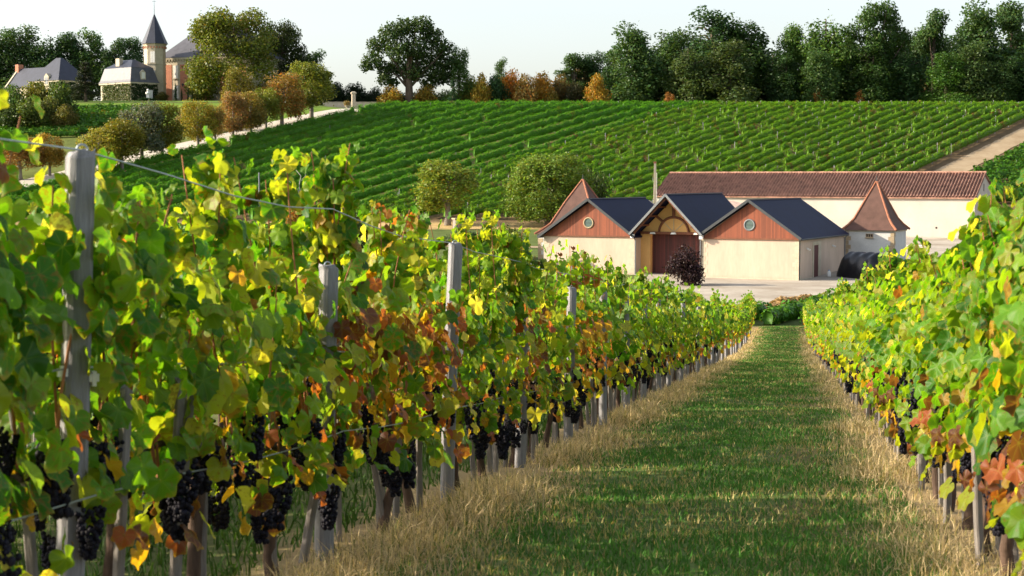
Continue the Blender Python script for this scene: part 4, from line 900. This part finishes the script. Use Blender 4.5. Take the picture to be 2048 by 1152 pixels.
# straw heaps
def heap(px, Y, w_, d_, h_, seed, label):
    rng = np.random.default_rng(seed); x = ray(px, 600)[0] * Y; n = 26; a = np.linspace(-1, 1, n); X, Yy = np.meshgrid(a, a); q = np.clip(1 - X ** 2 - Yy ** 2, 0, 1)
    Z = h_ * q ** .7 * (1 + .14 * np.sin(X * 5 + seed) * np.cos(Yy * 4) + .05 * rng.normal(size=X.shape)) - .03
    V = np.stack([X * w_, Yy * d_, Z], -1).reshape(-1, 3); i = (np.arange(n - 1)[:, None] * n + np.arange(n - 1)[None, :]).ravel()
    e = empty('straw_heap', (x, Y, Hs(x, Y) + .05), .5, label, 'straw heap', 'straw heaps at the yard edge'); link('mound', np_mesh('mound', V, np.stack([i, i + 1, i + n + 1, i + n], -1), None, True), M['straw'], e)
    k = 420; P = np.stack([rng.uniform(-1, 1, k) * w_ * .8, rng.uniform(-1, 1, k) * d_ * .8, np.zeros(k)], 1); P[:, 2] = h_ * np.clip(1 - (P[:, 0] / w_) ** 2 - (P[:, 1] / d_) ** 2, 0, 1) ** .6
    V, Fq = cards(P, rng.normal(size=(k, 3)) + [0, 0, .6], .11 * rng.uniform(.5, 1.4, k), rng)
    b = rng.uniform(.6, 1.3, k); link('loose_straw', np_mesh('loose_straw', V, Fq, {'leaf_col': np.repeat(np.stack([.30 * b, .20 * b, .085 * b, b], 1), 4, 0)}), M['row'], e)
M['straw'] = noisy('straw', (.27, .17, .075), .95, 3, .5, fine=18, bump=.6)
for k, (px, Y, w_, d_, h_) in enumerate([(1546, 121, 1.5, .9, .75), (1567, 123, 1.5, 1.1, 1.1), (1590, 125, 1.6, 1.1, 1.0), (1613, 127, 1.5, 1.1, 1.05)]):
    heap(px, Y, w_, d_, h_, k + 1, ['low leftmost straw heap at the gravel edge', 'tallest rounded straw heap at the gravel edge', 'straw heap right of the tallest one', 'rightmost straw heap beside the low vines'][k])
# power pole, valley pole and lamp post, cable, stone block
P = at(1310, 392, 214); zt = at(1310, 327, 214).z; z0 = Hs(P.x, 214)
o = empty('power_pole', (P.x, 214, z0), 0, 'pale concrete power pole left of the long building', 'pole'); mb = MB(); mb.add([(-.24,-.2,-1),(.24,-.2,-1),(.24,.2,-1),(-.24,.2,-1),(-.13,-.11,zt-z0),(.13,-.11,zt-z0),(.13,.11,zt-z0),(-.13,.11,zt-z0)], BF); mb.build('shaft', M['stone'], o)
bx('cap', M['brickwork_cap'], o, -.16, .16, -.14, .14, zt - z0, zt - z0 + .25)
mb = MB(); mb.bar((.2, -.2, zt - z0 - 1.2), (.2, -.2, 1), .06); mb.build('conduit', M['shutter'], o)
P = at(519, 440, 200); zt = at(518, 345, 200).z; z0 = Hs(P.x, 200)
o = empty('metal_pole', (P.x, 200, z0), 0, 'thin grey metal pole standing in the valley left of the dead tree', 'pole'); MB().lathe([(.12, -.5), (.1, 0), (.085, zt - z0 - .15), (.05, zt - z0)], 10).build('shaft', M['trim_grey'], o); MB().lathe([(.17, .0), (.17, .25), (.1, .3)], 10).build('collar', M['trim_grey'], o)
P = at(824, 500, 160); zt = at(824, 470, 160).z; z0 = Hs(P.x, 160)
o = empty('lamp_post', (P.x, 160, z0), 0, 'small white lamp post in front of the dark valley bush', 'lamp post'); MB().lathe([(.08, -.3), (.06, 0), (.05, zt - z0 - .4)], 8).build('post', M['trim_grey'], o); MB().lathe([(.1, zt - z0 - .4), (.2, zt - z0 - .3), (.22, zt - z0 - .1), (.08, zt - z0)], 10).build('lamp_head', M['white_plastic'], o)
P = at(908, 460, 243); o = empty('stone_well', (P.x + .9, 243, Hs(P.x, 243)), .3, 'squat grey stone block beside the yellow-green tree trunk', 'well'); bx('body', M['bark_grey'], o, -.9, .9, -.8, .8, -.3, 1.5); bx('slab', M['stone_brown'], o, -1.05, 1.05, -.95, .95, 1.501, 1.7)
mb = MB(); pts = []
for k in range(15):
    t = k / 14; px = lerp(1858, 1926, t); py = lerp(522, 491, t) + 6 * math.sin(math.pi * t); Yk = lerp(182, 214, t); q = at(px, py, Yk); pts.append((q.x, q.y, Hs(q.x, q.y) + .10))
mb.tube(pts, .075, 6); tag(mb.build('cable', M['trim_dark'], None), 'black cable lying across the gravel right of the dovecote', 'cable')
P = at(1828, 480, 206); o = empty('plank_pile', (P.x, 206, Hs(P.x, 206)), -.4, 'few old planks lying by the long white wall', 'planks')
for k in range(4): mb = MB(); mb.bar((-1.4 + .2 * k, .3 * k, .08 + .1 * k), (1.1 + .3 * k, .25 * k - .2, .16 + .12 * k + (.5 if k == 3 else 0)), .22, .06); mb.build('plank', M['stone_brown'] if k % 2 else M['shutter'], o)
# parked car half hidden left of the barn
P = at(1062, 512, 166); o = empty('parked_car', (P.x, 166, Hs(P.x, 166)), rad(70), 'silver car parked left of the barn half hidden by leaves', 'car')
M['carpaint'] = noisy('silver_paint', (.38, .34, .30), .3, 1, .05, spec=.6); M['rubber'] = noisy('rubber', (.02, .02, .02), .8, 4, .2)
side = [(-2.1, .35), (-2.1, .75), (-1.9, .92), (-1.0, 1.0), (-.45, 1.42), (.9, 1.46), (1.6, 1.05), (2.1, .95), (2.15, .4)]
vs = [(x, y * (.80 if z > 1.2 else .86), z) for y in (-1, 1) for x, z in side]; n9 = len(side)
MB().add(vs, [tuple(range(n9)), tuple(reversed(range(n9, 2 * n9)))] + [(i, (i + 1) % n9, (i + 1) % n9 + n9, i + n9) for i in range(n9)]).build('body', M['carpaint'], o)
for x in (-1.35, 1.35):
    for y in (-.8, .8):
        mb = MB(); mb.ring((0, 0, 0), .24, .09, 20, 8); wl = mb.build('wheel', M['rubber'], o, (x, y, .33)); hb = MB(); hb.add([(.2 * math.cos(i * .5236), -.0, .2 * math.sin(i * .5236)) for i in range(12)], [tuple(range(12))]); hb.build('rim', M['trim_grey'], wl, (0, .09 * (1 if y > 0 else -1), 0))
for y in (-1, 1): MB().add([(-.85, y * .845, 1.05), (-.4, y * .825, 1.36), (.8, y * .825, 1.39), (1.35, y * .845, 1.06)], [(0, 1, 2, 3)]).build('side_window', M['glass'], o)
MB().add([(-1.0, -.7, 1.035), (-1.0, .7, 1.035), (-.5, .66, 1.42), (-.5, -.66, 1.42)], [(0, 1, 2, 3)]).build('windscreen', M['glass'], o)
for y in (-.6, .6): MB().lathe([(.12, 0), (.1, .05)], 10).build('headlight', M['white_plastic'], o, (-2.08, y, .78)).rotation_euler = (0, -1.57, 0)

# ================================================================== NEAR VINES
def leaf_template(lod):
    half = {2: [(0, 1.0), (10, .93), (20, .86), (30, .82), (40, .89), (50, .97), (60, .92), (72, .80), (84, .77), (96, .84), (108, .87), (122, .80), (138, .76), (154, .68), (166, .5), (175, .22)],
            1: [(0, 1.0), (27, .82), (50, .96), (80, .77), (108, .86), (145, .72), (172, .25)],
            0: [(0, 1.0), (52, .95), (108, .80), (160, .45)]}[lod]
    pts = half + [(-a, r) for a, r in reversed(half) if a > 0]
    a = np.radians([p[0] for p in pts]); r = np.array([p[1] for p in pts])
    out = np.stack([np.sin(a) * r, -np.cos(a) * r], 1); m = len(out)
    if lod == 2:
        V = np.concatenate([[[0, 0]], out * .52, out]); i = np.arange(m); j = (i + 1) % m
        ok = i != (len(half) - 1)                       # leave the notch at the stalk open
        Ft = np.stack([np.zeros(m, int), 1 + i, 1 + j], 1)[ok]; Fq = np.stack([1 + i, 1 + m + i, 1 + m + j, 1 + j], 1)[ok]
        return V, [Ft, Fq]
    V = np.concatenate([[[0, 0]], out]); i = np.arange(m); j = (i + 1) % m; ok = i != (len(half) - 1)
    return V, [np.stack([np.zeros(m, int), 1 + i, 1 + j], 1)[ok]]
LT = {k: leaf_template(k) for k in (0, 1, 2)}
def leaves_mesh(name, P, Nn, T, S, C, lod, rng):
    """grape leaves with stalk point P, facing Nn, tip towards T, radius S, colour C"""
    V2, Fs = LT[lod]; n = len(P); k = len(V2)
    Nn = unit(Nn); T = unit(T - (T * Nn).sum(1, keepdims=True) * Nn); X = np.cross(Nn, T)
    x, y = V2[:, 0][None], V2[:, 1][None]; r2 = x * x + y * y
    fold = rng.uniform(-.3, .9, (n, 1)); droop = rng.uniform(-.1, .85, (n, 1)); ph = rng.uniform(0, 6.28, (n, 1)); wv = rng.uniform(.04, .2, (n, 1))
    z = fold * np.abs(x) * .6 - droop * r2 * .5 + wv * np.sin(5 * np.arctan2(x, -y) + ph) * np.sqrt(r2)
    sx = rng.uniform(.82, 1.1, (n, 1))
    V = P[:, None] + (X[:, None] * (x * sx)[..., None] - T[:, None] * (y)[..., None] + Nn[:, None] * z[..., None]) * S[:, None, None]
    F_ = [(f[None] + (np.arange(n) * k)[:, None, None]).reshape(-1, f.shape[1]) for f in Fs]
    uv = np.zeros((n, k, 4)); uv[..., 0] = x * .5 + .5; uv[..., 1] = y * .5 + .5; uv[..., 2] = rng.random((n, 1)); uv[..., 3] = 1
    col = np.repeat(np.concatenate([C, np.ones((n, 1))], 1), k, 0)
    me = np_mesh(name, V.reshape(-1, 3), F_, {'leaf_col': col, 'leaf_uv': uv.reshape(-1, 4)}, True); me.materials.append(M['vine']); return me
PAL = np.array([(.045, .15, .009), (.095, .225, .011), (.165, .28, .016), (.28, .33, .022), (.48, .45, .07), (.40, .23, .02), (.32, .09, .03), (.15, .055, .03)])
def vine_variant(seed, lod, style, tall=True):
    """style: 0 green, 1 yellowing, 2 with rust-red middle"""
    rng = np.random.default_rng(seed); Lp = 1.06; P = []; Nn = []; T = []; S = []; Z = []; shoots = []
    xc = rng.uniform(-.35, .35); ns = {2: 11, 1: 9, 0: 6}[lod]; step = {2: .066, 1: .09, 0: .14}[lod]; big = {2: 1, 1: 1.12, 0: 1.5}[lod]
    for i in range(ns):
        x0 = (i + rng.uniform(.1, .9)) / ns * Lp - Lp / 2; x0 += .07 * math.sin(x0 * 18 + seed); y0 = rng.normal(0, .06); top = rng.normal((1.42 if lod == 2 else 1.6) if tall else 1.72, .09)
        if abs(x0 - xc) < .17 and tall: top = rng.uniform(1.85, 2.2); x0 = xc + (x0 - xc) * .6
        lx, ly = rng.normal(0, .10), rng.normal(0, .10); m = 8
        pts = [np.array([x0 + lx * t + .03 * math.sin(5 * t + i), y0 + ly * t * t + .03 * math.sin(4 * t + 2 * i), .66 + (top - .66) * t]) for t in np.linspace(0, 1, m)]
        shoots.append(pts); L = top - .66; nl = int(L / step); sgn = rng.choice([-1, 1])
        for t in list(np.linspace(0, 1, nl + 1)) + list(rng.uniform(.55, 1, nl // 2)):
            f = t * (m - 1); a = int(min(f, m - 2)); p = pts[a] + (pts[a + 1] - pts[a]) * (f - a)
            sgn = -sgn; az = sgn * math.pi / 2 + rng.normal(0, .75); o = np.array([math.cos(az), math.sin(az), 0])
            pet = rng.uniform(.05, .13) * (1 - .5 * max(0, t - .7) / .3); p2 = p + o * pet + np.array([0, 0, rng.uniform(-.02, .05)])
            P.append(p2); Nn.append(o * .85 + np.array([0, 0, rng.uniform(-.1, .85)]) + rng.normal(0, .42, 3)); T.append(o * .35 + np.array([0, 0, -1]) + rng.normal(0, .35, 3))
            S.append(rng.uniform(.052, .092) * (1 - .38 * max(0, t - .8) / .2) * big); Z.append(p2[2])
    extra = {2: 150, 1: 95, 0: 60}[lod]
    for _ in range({2: 46, 1: 24, 0: 10}[lod] if tall else 0):   # dense leafy column round the tallest canes
        z = rng.uniform(1.3, 2.08); az = rng.uniform(0, 6.28); rad_ = rng.uniform(.03, .15) * (2.5 - z); o = np.array([math.cos(az), math.sin(az), 0])
        P.append(np.array([xc, 0, z]) + o * rad_); Nn.append(o + np.array([0, 0, rng.uniform(-.1, .8)]) + rng.normal(0, .35, 3)); T.append(o * .3 + np.array([0, 0, -1.]) + rng.normal(0, .3, 3)); S.append(rng.uniform(.045, .085) * big); Z.append(z)
    for _ in range(extra):
        s_ = rng.choice([-1, 1]); z = .40 + 1.12 * rng.random() ** .85; p = np.array([rng.uniform(-Lp / 2, Lp / 2), s_ * rng.uniform(.05, .34), z])
        o = np.array([rng.normal(0, .5), s_, 0]); P.append(p); Nn.append(o * .9 + np.array([0, 0, rng.uniform(0, .7)]) + rng.normal(0, .3, 3)); T.append(np.array([0, 0, -1.]) + rng.normal(0, .4, 3)); S.append(rng.uniform(.055, .095) * big); Z.append(z)
    Z = np.array(Z); n = len(Z); u = rng.random(n); low = np.clip((1.05 - Z) / .5, 0, 1)
    base = {0: [.27, .36, .24, .08, .03, .01, .005, .005], 1: [.12, .25, .33, .20, .07, .02, .005, .005], 2: [.16, .26, .26, .14, .06, .05, .05, .02]}[style]
    bad = [.08, .12, .13, .11, .08, .15, .17, .16]; red = [.05, .07, .08, .06, .05, .13, .32, .24]
    C = np.zeros((n, 3))
    for i in range(n):
        p = np.array(base) * (1 - low[i]) + np.array(bad) * low[i]
        if style == 2 and .8 < Z[i] < 1.45: p = .16 * p + .84 * np.array(red)
        k = rng.choice(8, p=p / p.sum()); C[i] = PAL[k] * rng.uniform(.75, 1.25)
    S = np.array(S); S[(C[:, 0] > C[:, 1] * 1.6)] *= .85
    fol = leaves_mesh('foliage', np.array(P), np.array(Nn), np.array(T), S, C, lod, rng)
    mb = MB()
    for pts in shoots: mb.tube(pts, [.0065, .006, .006, .0055, .005, .004, .004, .003], 5)
    # leaf stalks stay inside the canes' mesh
    canes = bpy.data.meshes.new('canes'); canes.from_pydata(mb.v, [], mb.f); canes.materials.append(M['cane'])
    r = random.Random(seed); mb = MB(); x = y = 0; pts = []
    for i in range(7):
        pts.append((x, y, -.15 + i * .14)); x += r.uniform(-.035, .035); y += r.uniform(-.03, .03)
    mb.tube(pts, [.045, .04, .034, .03, .032, .034, .04], 8)
    for s_ in (-1, 1): mb.tube([pts[-1], (x + s_ * .15, y, .74), (x + s_ * .52, y + .01, .72)], [.03, .02, .013], 6)
    tr = bpy.data.meshes.new('trunk'); tr.from_pydata(mb.v, [], mb.f); tr.materials.append(M['vinewood']); tr.polygons.foreach_set('use_smooth', [True] * len(tr.polygons))
    return fol, canes, tr
def bunch_mesh(seed):
    import bmesh
    rng = np.random.default_rng(seed); b = bmesh.new(); bmesh.ops.create_icosphere(b, subdivisions=1, radius=1); sv = np.array([v.co[:] for v in b.verts]); sf = np.array([[v.index for v in f.verts] for f in b.faces]); b.free()
    n = 150; t = rng.random(n) ** .8; R = .062 * (1 - .72 * t) + .012; a = rng.uniform(0, 6.28, n); rr = R * np.sqrt(rng.uniform(.35, 1, n))
    C = np.stack([np.cos(a) * rr, np.sin(a) * rr, -.02 - t * .21], 1); r = rng.uniform(.0115, .015, n)
    V = (C[:, None] + sv[None] * r[:, None, None]).reshape(-1, 3); Fq = (sf[None] + (np.arange(n) * len(sv))[:, None, None]).reshape(-1, 3)
    me = np_mesh('grape_bunch', V, Fq, None, True); me.materials.append(M['grape']); return me
BUN = [bunch_mesh(s) for s in range(5)]
VAR = {2: [vine_variant(10 + i, 2, st, i not in (0, 2, 7, 8)) for i, st in enumerate([0, 1, 0, 1, 2, 2, 1, 0, 1])], 1: [vine_variant(40 + i, 1, st, i in (0, 2, 3, 5)) for i, st in enumerate([0, 1, 0, 2, 1, 0])], 0: [vine_variant(70 + i, 0, st, i == 2) for i, st in enumerate([0, 0, 1, 0, 0])]}
def post_mesh(h, a, jitter):
    mb = MB(); r = random.Random(jitter); s = a / 2; c = .18 * a
    prof = [(-s + c, -s), (s - c, -s), (s, -s + c), (s, s - c), (s - c, s), (-s + c, s), (-s, s - c), (-s, -s + c)]; vs = []; zs = [-.4, h * .3, h * .6, h - .02, h]
    for k, z in enumerate(zs):
        f = .9 if k == 4 else 1; ox = r.uniform(-.006, .006); oy = r.uniform(-.006, .006)
        vs += [(x * f + ox, y * f + oy, z + (r.uniform(-.012, .012) if k > 2 else 0)) for x, y in prof]
    fs = [(i * 8 + k, i * 8 + (k + 1) % 8, i * 8 + 8 + (k + 1) % 8, i * 8 + 8 + k) for i in range(4) for k in range(8)] + [tuple(range(7, -1, -1)), tuple(range(32, 40))]
    me = bpy.data.meshes.new('stake'); me.from_pydata(vs, [], fs); me.update(); return me
STK = [post_mesh(h, a, i) for i, (h, a) in enumerate([(.92, .042), (1.02, .038), (.78, .045), (1.1, .034)])]
for q in STK: q.materials.append(M['stake'])
PST = [post_mesh(1.9, .088, 7 + i) for i in range(3)]
for q in PST: q.materials.append(M['post']); q.name = 'shaft'
mb = MB(); mb.ring((0, 0, 0), .034, .006, 14, 6); mb.tube([(.03, -.028, 0), (.05, -.04, -.09), (.035, -.045, -.18)], [.006, .012, .008], 6); mb.tube([(.02, -.032, 0), (.02, -.05, -.08), (.0, -.05, -.14)], [.006, .01, .006], 6)
TIE = bpy.data.meshes.new('tie'); TIE.from_pydata([(x, z, y) if i < 84 else (x, y, z) for i, (x, y, z) in enumerate(mb.v)], [], mb.f); TIE.materials.append(M['white_plastic'])
vr = random.Random(21)
def vine(x0, Y, lod, style_bias, label, group, bunches, stake=True, tie=False, extra_stake=False):
    x = x0 + RA * Y; pool = VAR[lod]; v = pool[style_bias % len(pool)]
    o = empty('grapevine', (x, Y, Hs(x, Y)), math.pi / 2 - math.atan(RA) + (math.pi if vr.random() < .5 else 0), label, 'grapevine', group)
    o.scale = (1, 1, vr.uniform(.96, 1.06) * (1.05 if x0 > 0 and Y < 14 else 1.18 if x0 < -4 else 1) * (1 + (.17 if x0 < 0 else .04) * min(1, max(0, (Y - 14) / 35))))
    link('foliage', v[0], None, o); link('trunk', v[2], None, o)
    if lod > 0: link('canes', v[1], None, o)
    for k in range(bunches):
        b = link('grape_bunch', vr.choice(BUN), None, o, (vr.uniform(-.5, .5), vr.choice((-1, 1)) * vr.uniform(.06, .27), vr.uniform(.46, .95)))
        s = vr.uniform(.62, 1.0); b.scale = (s, s, s * vr.uniform(.9, 1.2)); b.rotation_euler = (vr.uniform(-.2, .2), vr.uniform(-.2, .2), vr.uniform(0, 6))
    for k in range((2 if extra_stake else 1) if stake else 0):
        st = link('stake', vr.choice(STK), None, o, (vr.uniform(-.1, .1) + .45 * k, vr.uniform(-.10, .10), 0)); st.rotation_euler = (vr.gauss(0, .055), vr.gauss(0, .055), vr.uniform(-.6, .6))
        if tie and k == 0: link('tie', TIE, None, st, (0, 0, .80))
    return o
PY0, PDY = 5.72, 3.13            # tall posts along the left row
ps = vr.uniform
def near_row(x0, Ya, Yb, step, rowname, styles, bmul, seed, ties=()):
    Y = Ya; i = 0
    while Y < Yb:
        lod = 2 if Y < 17 else (1 if Y < 42 else 0)
        kp = int(math.floor((Y - PY0) / PDY))            # tall post this vine follows
        ph = int((Y - PY0 - kp * PDY) / PDY * 3 + .001); where = ('just behind', 'midway beyond', 'farthest beyond')[min(ph, 2)]
        g = f'grapevines of the {rowname}'
        if rowname == 'left row' and Y < 46:
            lab = (f'leafy grapevine with dark grape bunches {where} the {ORD[kp + 1]} tall post of the left row' if kp >= 0 else ('large-leaved grapevine at the left picture edge before the first tall post' if i else 'nearest large-leaved grapevine in the bottom left corner')) if lod else f'green grapevine {where} the {ORD[kp + 1]} tall post of the left row'
        elif rowname == 'right row' and Y < 34:
            lab = f'sunlit yellow-green grapevine of the right row, {ORD[i + 1]} from its near end at the picture edge'
        elif rowname == 'second row behind' and Y < 27:
            lab = f'green grapevine in the row behind the left row, {ORD[i + 1]} from its near end'
        else:
            g = f'distant vines merging into the {rowname}'; lab = f'distant green grapevine merging into the leafy wall of the {rowname}'
        b = (int(12 * bmul) if Y < 14 else int(8 * bmul) if Y < 32 else int(3 * bmul) if Y < 55 else 0)
        st = styles(Y, i, lod)
        vine(x0, Y + vr.uniform(-.06, .06), lod, st, lab, g, b, True, i in ties, Y < 40)
        Y += step + (vr.uniform(.35, .6) if rowname == 'left row' and Y > 9 and vr.random() < .2 else 0); i += 1
def st_left(Y, i, lod):
    if lod == 2:
        if 8.4 < Y < 12.6 or 14.5 < Y < 16: return vr.choice((4, 5))
        return vr.choice((0, 2, 7, 8) if Y < 6.6 else (1, 3, 6) if Y < 8.6 else (1, 3, 6, 1, 3, 8))
    if lod == 1: return 3 if 17 < Y < 22 and vr.random() < .7 else vr.choice((0, 1, 2, 4, 5))
    return vr.randrange(5)
def st_right(Y, i, lod):
    if lod == 2: return vr.choice((8, 0, 7, 0, 2) if Y < 11 else (7, 8, 0, 0))
    if lod == 1: return vr.choice((1, 4, 0, 0))
    return vr.choice((2, 0, 1, 4))
near_row(LX - .13, 3.0, 108, 1.04, 'left row', st_left, 1.0, 1)
near_row(RX, 6.2, 107, 1.04, 'right row', st_right, .5, 2, ties=(2, 3))
near_row(SX, 5.0, 58, 1.04, 'second row behind', lambda Y, i, lod: vr.choice((0, 2, 7)) if lod == 2 else vr.choice((0, 2, 5)), .3, 3)
# tall posts of the left row
mb = MB(); mb.ring((0, 0, 0), .02, .004, 10, 6, 0, math.pi); LOOP = bpy.data.meshes.new('staple'); LOOP.from_pydata(mb.v, [], mb.f); LOOP.materials.append(M['wire'])
mb = MB(); mb.box(-.03, .03, -.012, .012, -.025, .02); mb.box(-.012, .012, -.02, .02, -.05, .035); CLIP = bpy.data.meshes.new('wire_clip'); CLIP.from_pydata(mb.v, [], mb.f); CLIP.materials.append(M['white_plastic'])
def tall_post(x0, Y, label, group, i, h=1.0, lean=(0, 0)):
    x = x0 + RA * Y - 1.9 * math.sin(lean[1]); o = empty('vineyard_post', (x, Y, Hs(x, Y)), rad(31) + vr.uniform(-.12, .12), label, 'post', group); o.rotation_euler[0] = lean[0]; o.rotation_euler[1] = lean[1]
    link('shaft', PST[i % 3], None, o).scale = (1, 1, h)
    if Y < 25:
        link('staple', LOOP, None, o, (0, 0, 1.9 * h)); 
        for zz in (1.13,):
            [setattr(link('wire_clip', CLIP, None, o, q), 'scale', (.6, .6, .6)) for q in ((-.056, -.03, zz), (.056, -.03, zz - .02))]
    return o
PNAMES = ['nearest tall weathered post at the left with a wire loop on top', 'second tall weathered post of the left row rising out of the leaves', 'third tall post of the left row with its white sunlit side', 'fourth tall post of the left row before the shed', 'fifth tall post of the left row before the barn corner']
for k in range(32):
    Y = PY0 + PDY * k
    tall_post(LX, Y, PNAMES[k] if k < 5 else f'{ORD[k + 1]} tall post from the near end of the left row', 'tall posts of the left row', k, 1.0 if k in (0, 2) else .84 if k == 1 else vr.uniform(.9, .98), (vr.uniform(-.03, .03), .045 if k == 0 else vr.uniform(-.02, .04)))
for k in range(8):
    Y = 9 + 6.2 * k; tall_post(SX, Y, f'{ORD[k + 1]} tall post in the row behind the left row', 'tall posts of the row behind', k, vr.uniform(.9, 1), (vr.uniform(-.03, .03), vr.uniform(-.03, .03)))
def wire(x0, z, Ya, Yb, label, step=PDY, sag=.03):
    pts = []; Y = Ya
    while Y <= Yb:
        ph = ((Y - PY0) / step) % 1; x = x0 + RA * Y
        pts.append((x, Y, Hs(x, Y) + z - sag * 4 * ph * (1 - ph))); Y += step / 4
    mb = MB(); mb.tube(pts, .0035, 5); tag(mb.build('trellis_wire', M['wire'], None), label, 'wire')
wire(LX, 1.90, PY0 - PDY, 60, 'taut top wire stapled over the posts of the left row')
wire(LX - .05, 1.14, PY0 - PDY, 50, 'middle wire clipped to the posts of the left row', sag=.015)
wire(LX + .05, .70, PY0 - PDY, 50, 'low cordon wire of the left row among the grapes', sag=.01)
wire(RX, 1.86, PY0 - PDY + .78, 60, 'top wire running through the leaves of the right row', sag=.06)
wire(RX, .72, PY0 - PDY + .78, 50, 'low cordon wire of the right row', sag=.01)
wire(SX, 1.85, PY0, 50, 'top wire of the row behind the left row', sag=.04)

# ================================================================== GRASS
def blades(name, x, y, h, wd, C, rng, lean=.35, mat='grass', seg=2):
    """bent grass blades at x, y"""
    n = len(x); a = rng.uniform(0, 6.28, n); dx, dy = np.cos(a), np.sin(a); b = rng.uniform(0, 6.28, n); k = rng.uniform(0, lean, n) * 2
    z = H(x, y); lx, ly = np.cos(b) * k * h, np.sin(b) * k * h; rows = []
    for t, wf in ((0, 1), (.5, .8)):
        for s in (-1, 1): rows.append(np.stack([x + lx * t * t + s * dx * wd * wf, y + ly * t * t + s * dy * wd * wf, z - .01 + h * t * (1 - .15 * k * t)], -1))
    rows.append(np.stack([x + lx, y + ly, z + h * (1 - .35 * k)], -1))
    V = np.stack(rows, 1).reshape(-1, 3); i = np.arange(n) * 5
    me = np_mesh(name, V, [np.stack([i, i + 1, i + 3, i + 2], -1), np.stack([i + 2, i + 3, i + 4], -1)], {'leaf_col': np.repeat(np.concatenate([C, np.ones((n, 1))], 1), 5, 0)})
    return link(name, me, M[mat])
def samp(n, ya, yb, pw, rng): return ya + (yb - ya) * rng.random(n) ** pw
rng = np.random.default_rng(77)
# green sward of the path, patchy
n = 150000; y = 6.5 + 103 * rng.random(n) ** 2.6; e = rng.uniform(LX + .35, RX - .25, n); x = e + RA * y
pn = np.sin(x * 2.1 + 1.7 * np.sin(y * .9)) * .5 + np.sin(y * 1.7 + 2.3 * np.sin(x * 1.4)) * .5
bald = rng.random(n) < np.where(pn > .45, .45, .0); x, y, e, pn = x[~bald], y[~bald], e[~bald], pn[~bald]; n = len(x)
sc = 1 + y / 22
h = rng.uniform(.02, .065, n) * (1 + .3 * (y > 30)); b = rng.uniform(.65, 1.4, n)
C = np.stack([.072 * b, .19 * b, .036 * b], 1); q = rng.random(n) < np.where(pn > .1, .45, .13); C[q] = np.stack([.40 * b, .33 * b, .15 * b], 1)[q]
tag(blades('path_grass', x, y, h, .0035 * sc, C, rng, .5), 'short patchy green grass on the path between the vine rows', 'grass', kind='stuff')
# dry tall straw along both rows
def straw(x0, off, wd_, n, hmax, label, seed):
    rng = np.random.default_rng(seed); y = 6.0 + 100 * rng.random(n) ** 2.2; e = rng.normal(0, wd_, n); x = x0 + off + e + RA * y
    pn = .5 + .5 * np.sin(y * 1.1 + 2 * np.sin(y * .37)) * np.cos(y * .23 + x); keep = rng.random(n) < .12 + .9 * pn ** 1.5 * np.exp(-np.maximum(0, y - 60) / 40); x, y, e, pn = x[keep], y[keep], e[keep], pn[keep]; n = len(x)
    h = hmax * rng.uniform(.35, 1, n) * (.45 + .6 * pn) * np.exp(-(e / wd_) ** 2 * .25); b = rng.uniform(.6, 1.35, n)
    C = np.stack([.56 * b, .43 * b, .25 * b], 1); q = rng.random(n) < .2; C[q] = np.stack([.16 * b, .18 * b, .05 * b], 1)[q]
    tag(blades('dry_grass', x, y, h, .0018 * (1 + y / 16), C, rng, .9), label, 'dry grass', kind='stuff')
straw(LX, .30, .30, 60000, .30, 'tall dry straw-coloured grass along the foot of the left row', 5)
straw(RX, -.28, .26, 45000, .30, 'tall dry golden grass along the foot of the right row', 6)
rng = np.random.default_rng(9); n = 26000; y = 6 + 60 * rng.random(n) ** 1.8; x = rng.uniform(SX - .3, LX - .3, n) + RA * y; b = rng.uniform(.6, 1.3, n)
tag(blades('weeds', x, y, rng.uniform(.05, .16, n), .005 * (1 + y / 20), np.stack([.06 * b, .12 * b, .025 * b], 1), rng, .5), 'green weeds between the left row and the row behind', 'weeds', kind='stuff')
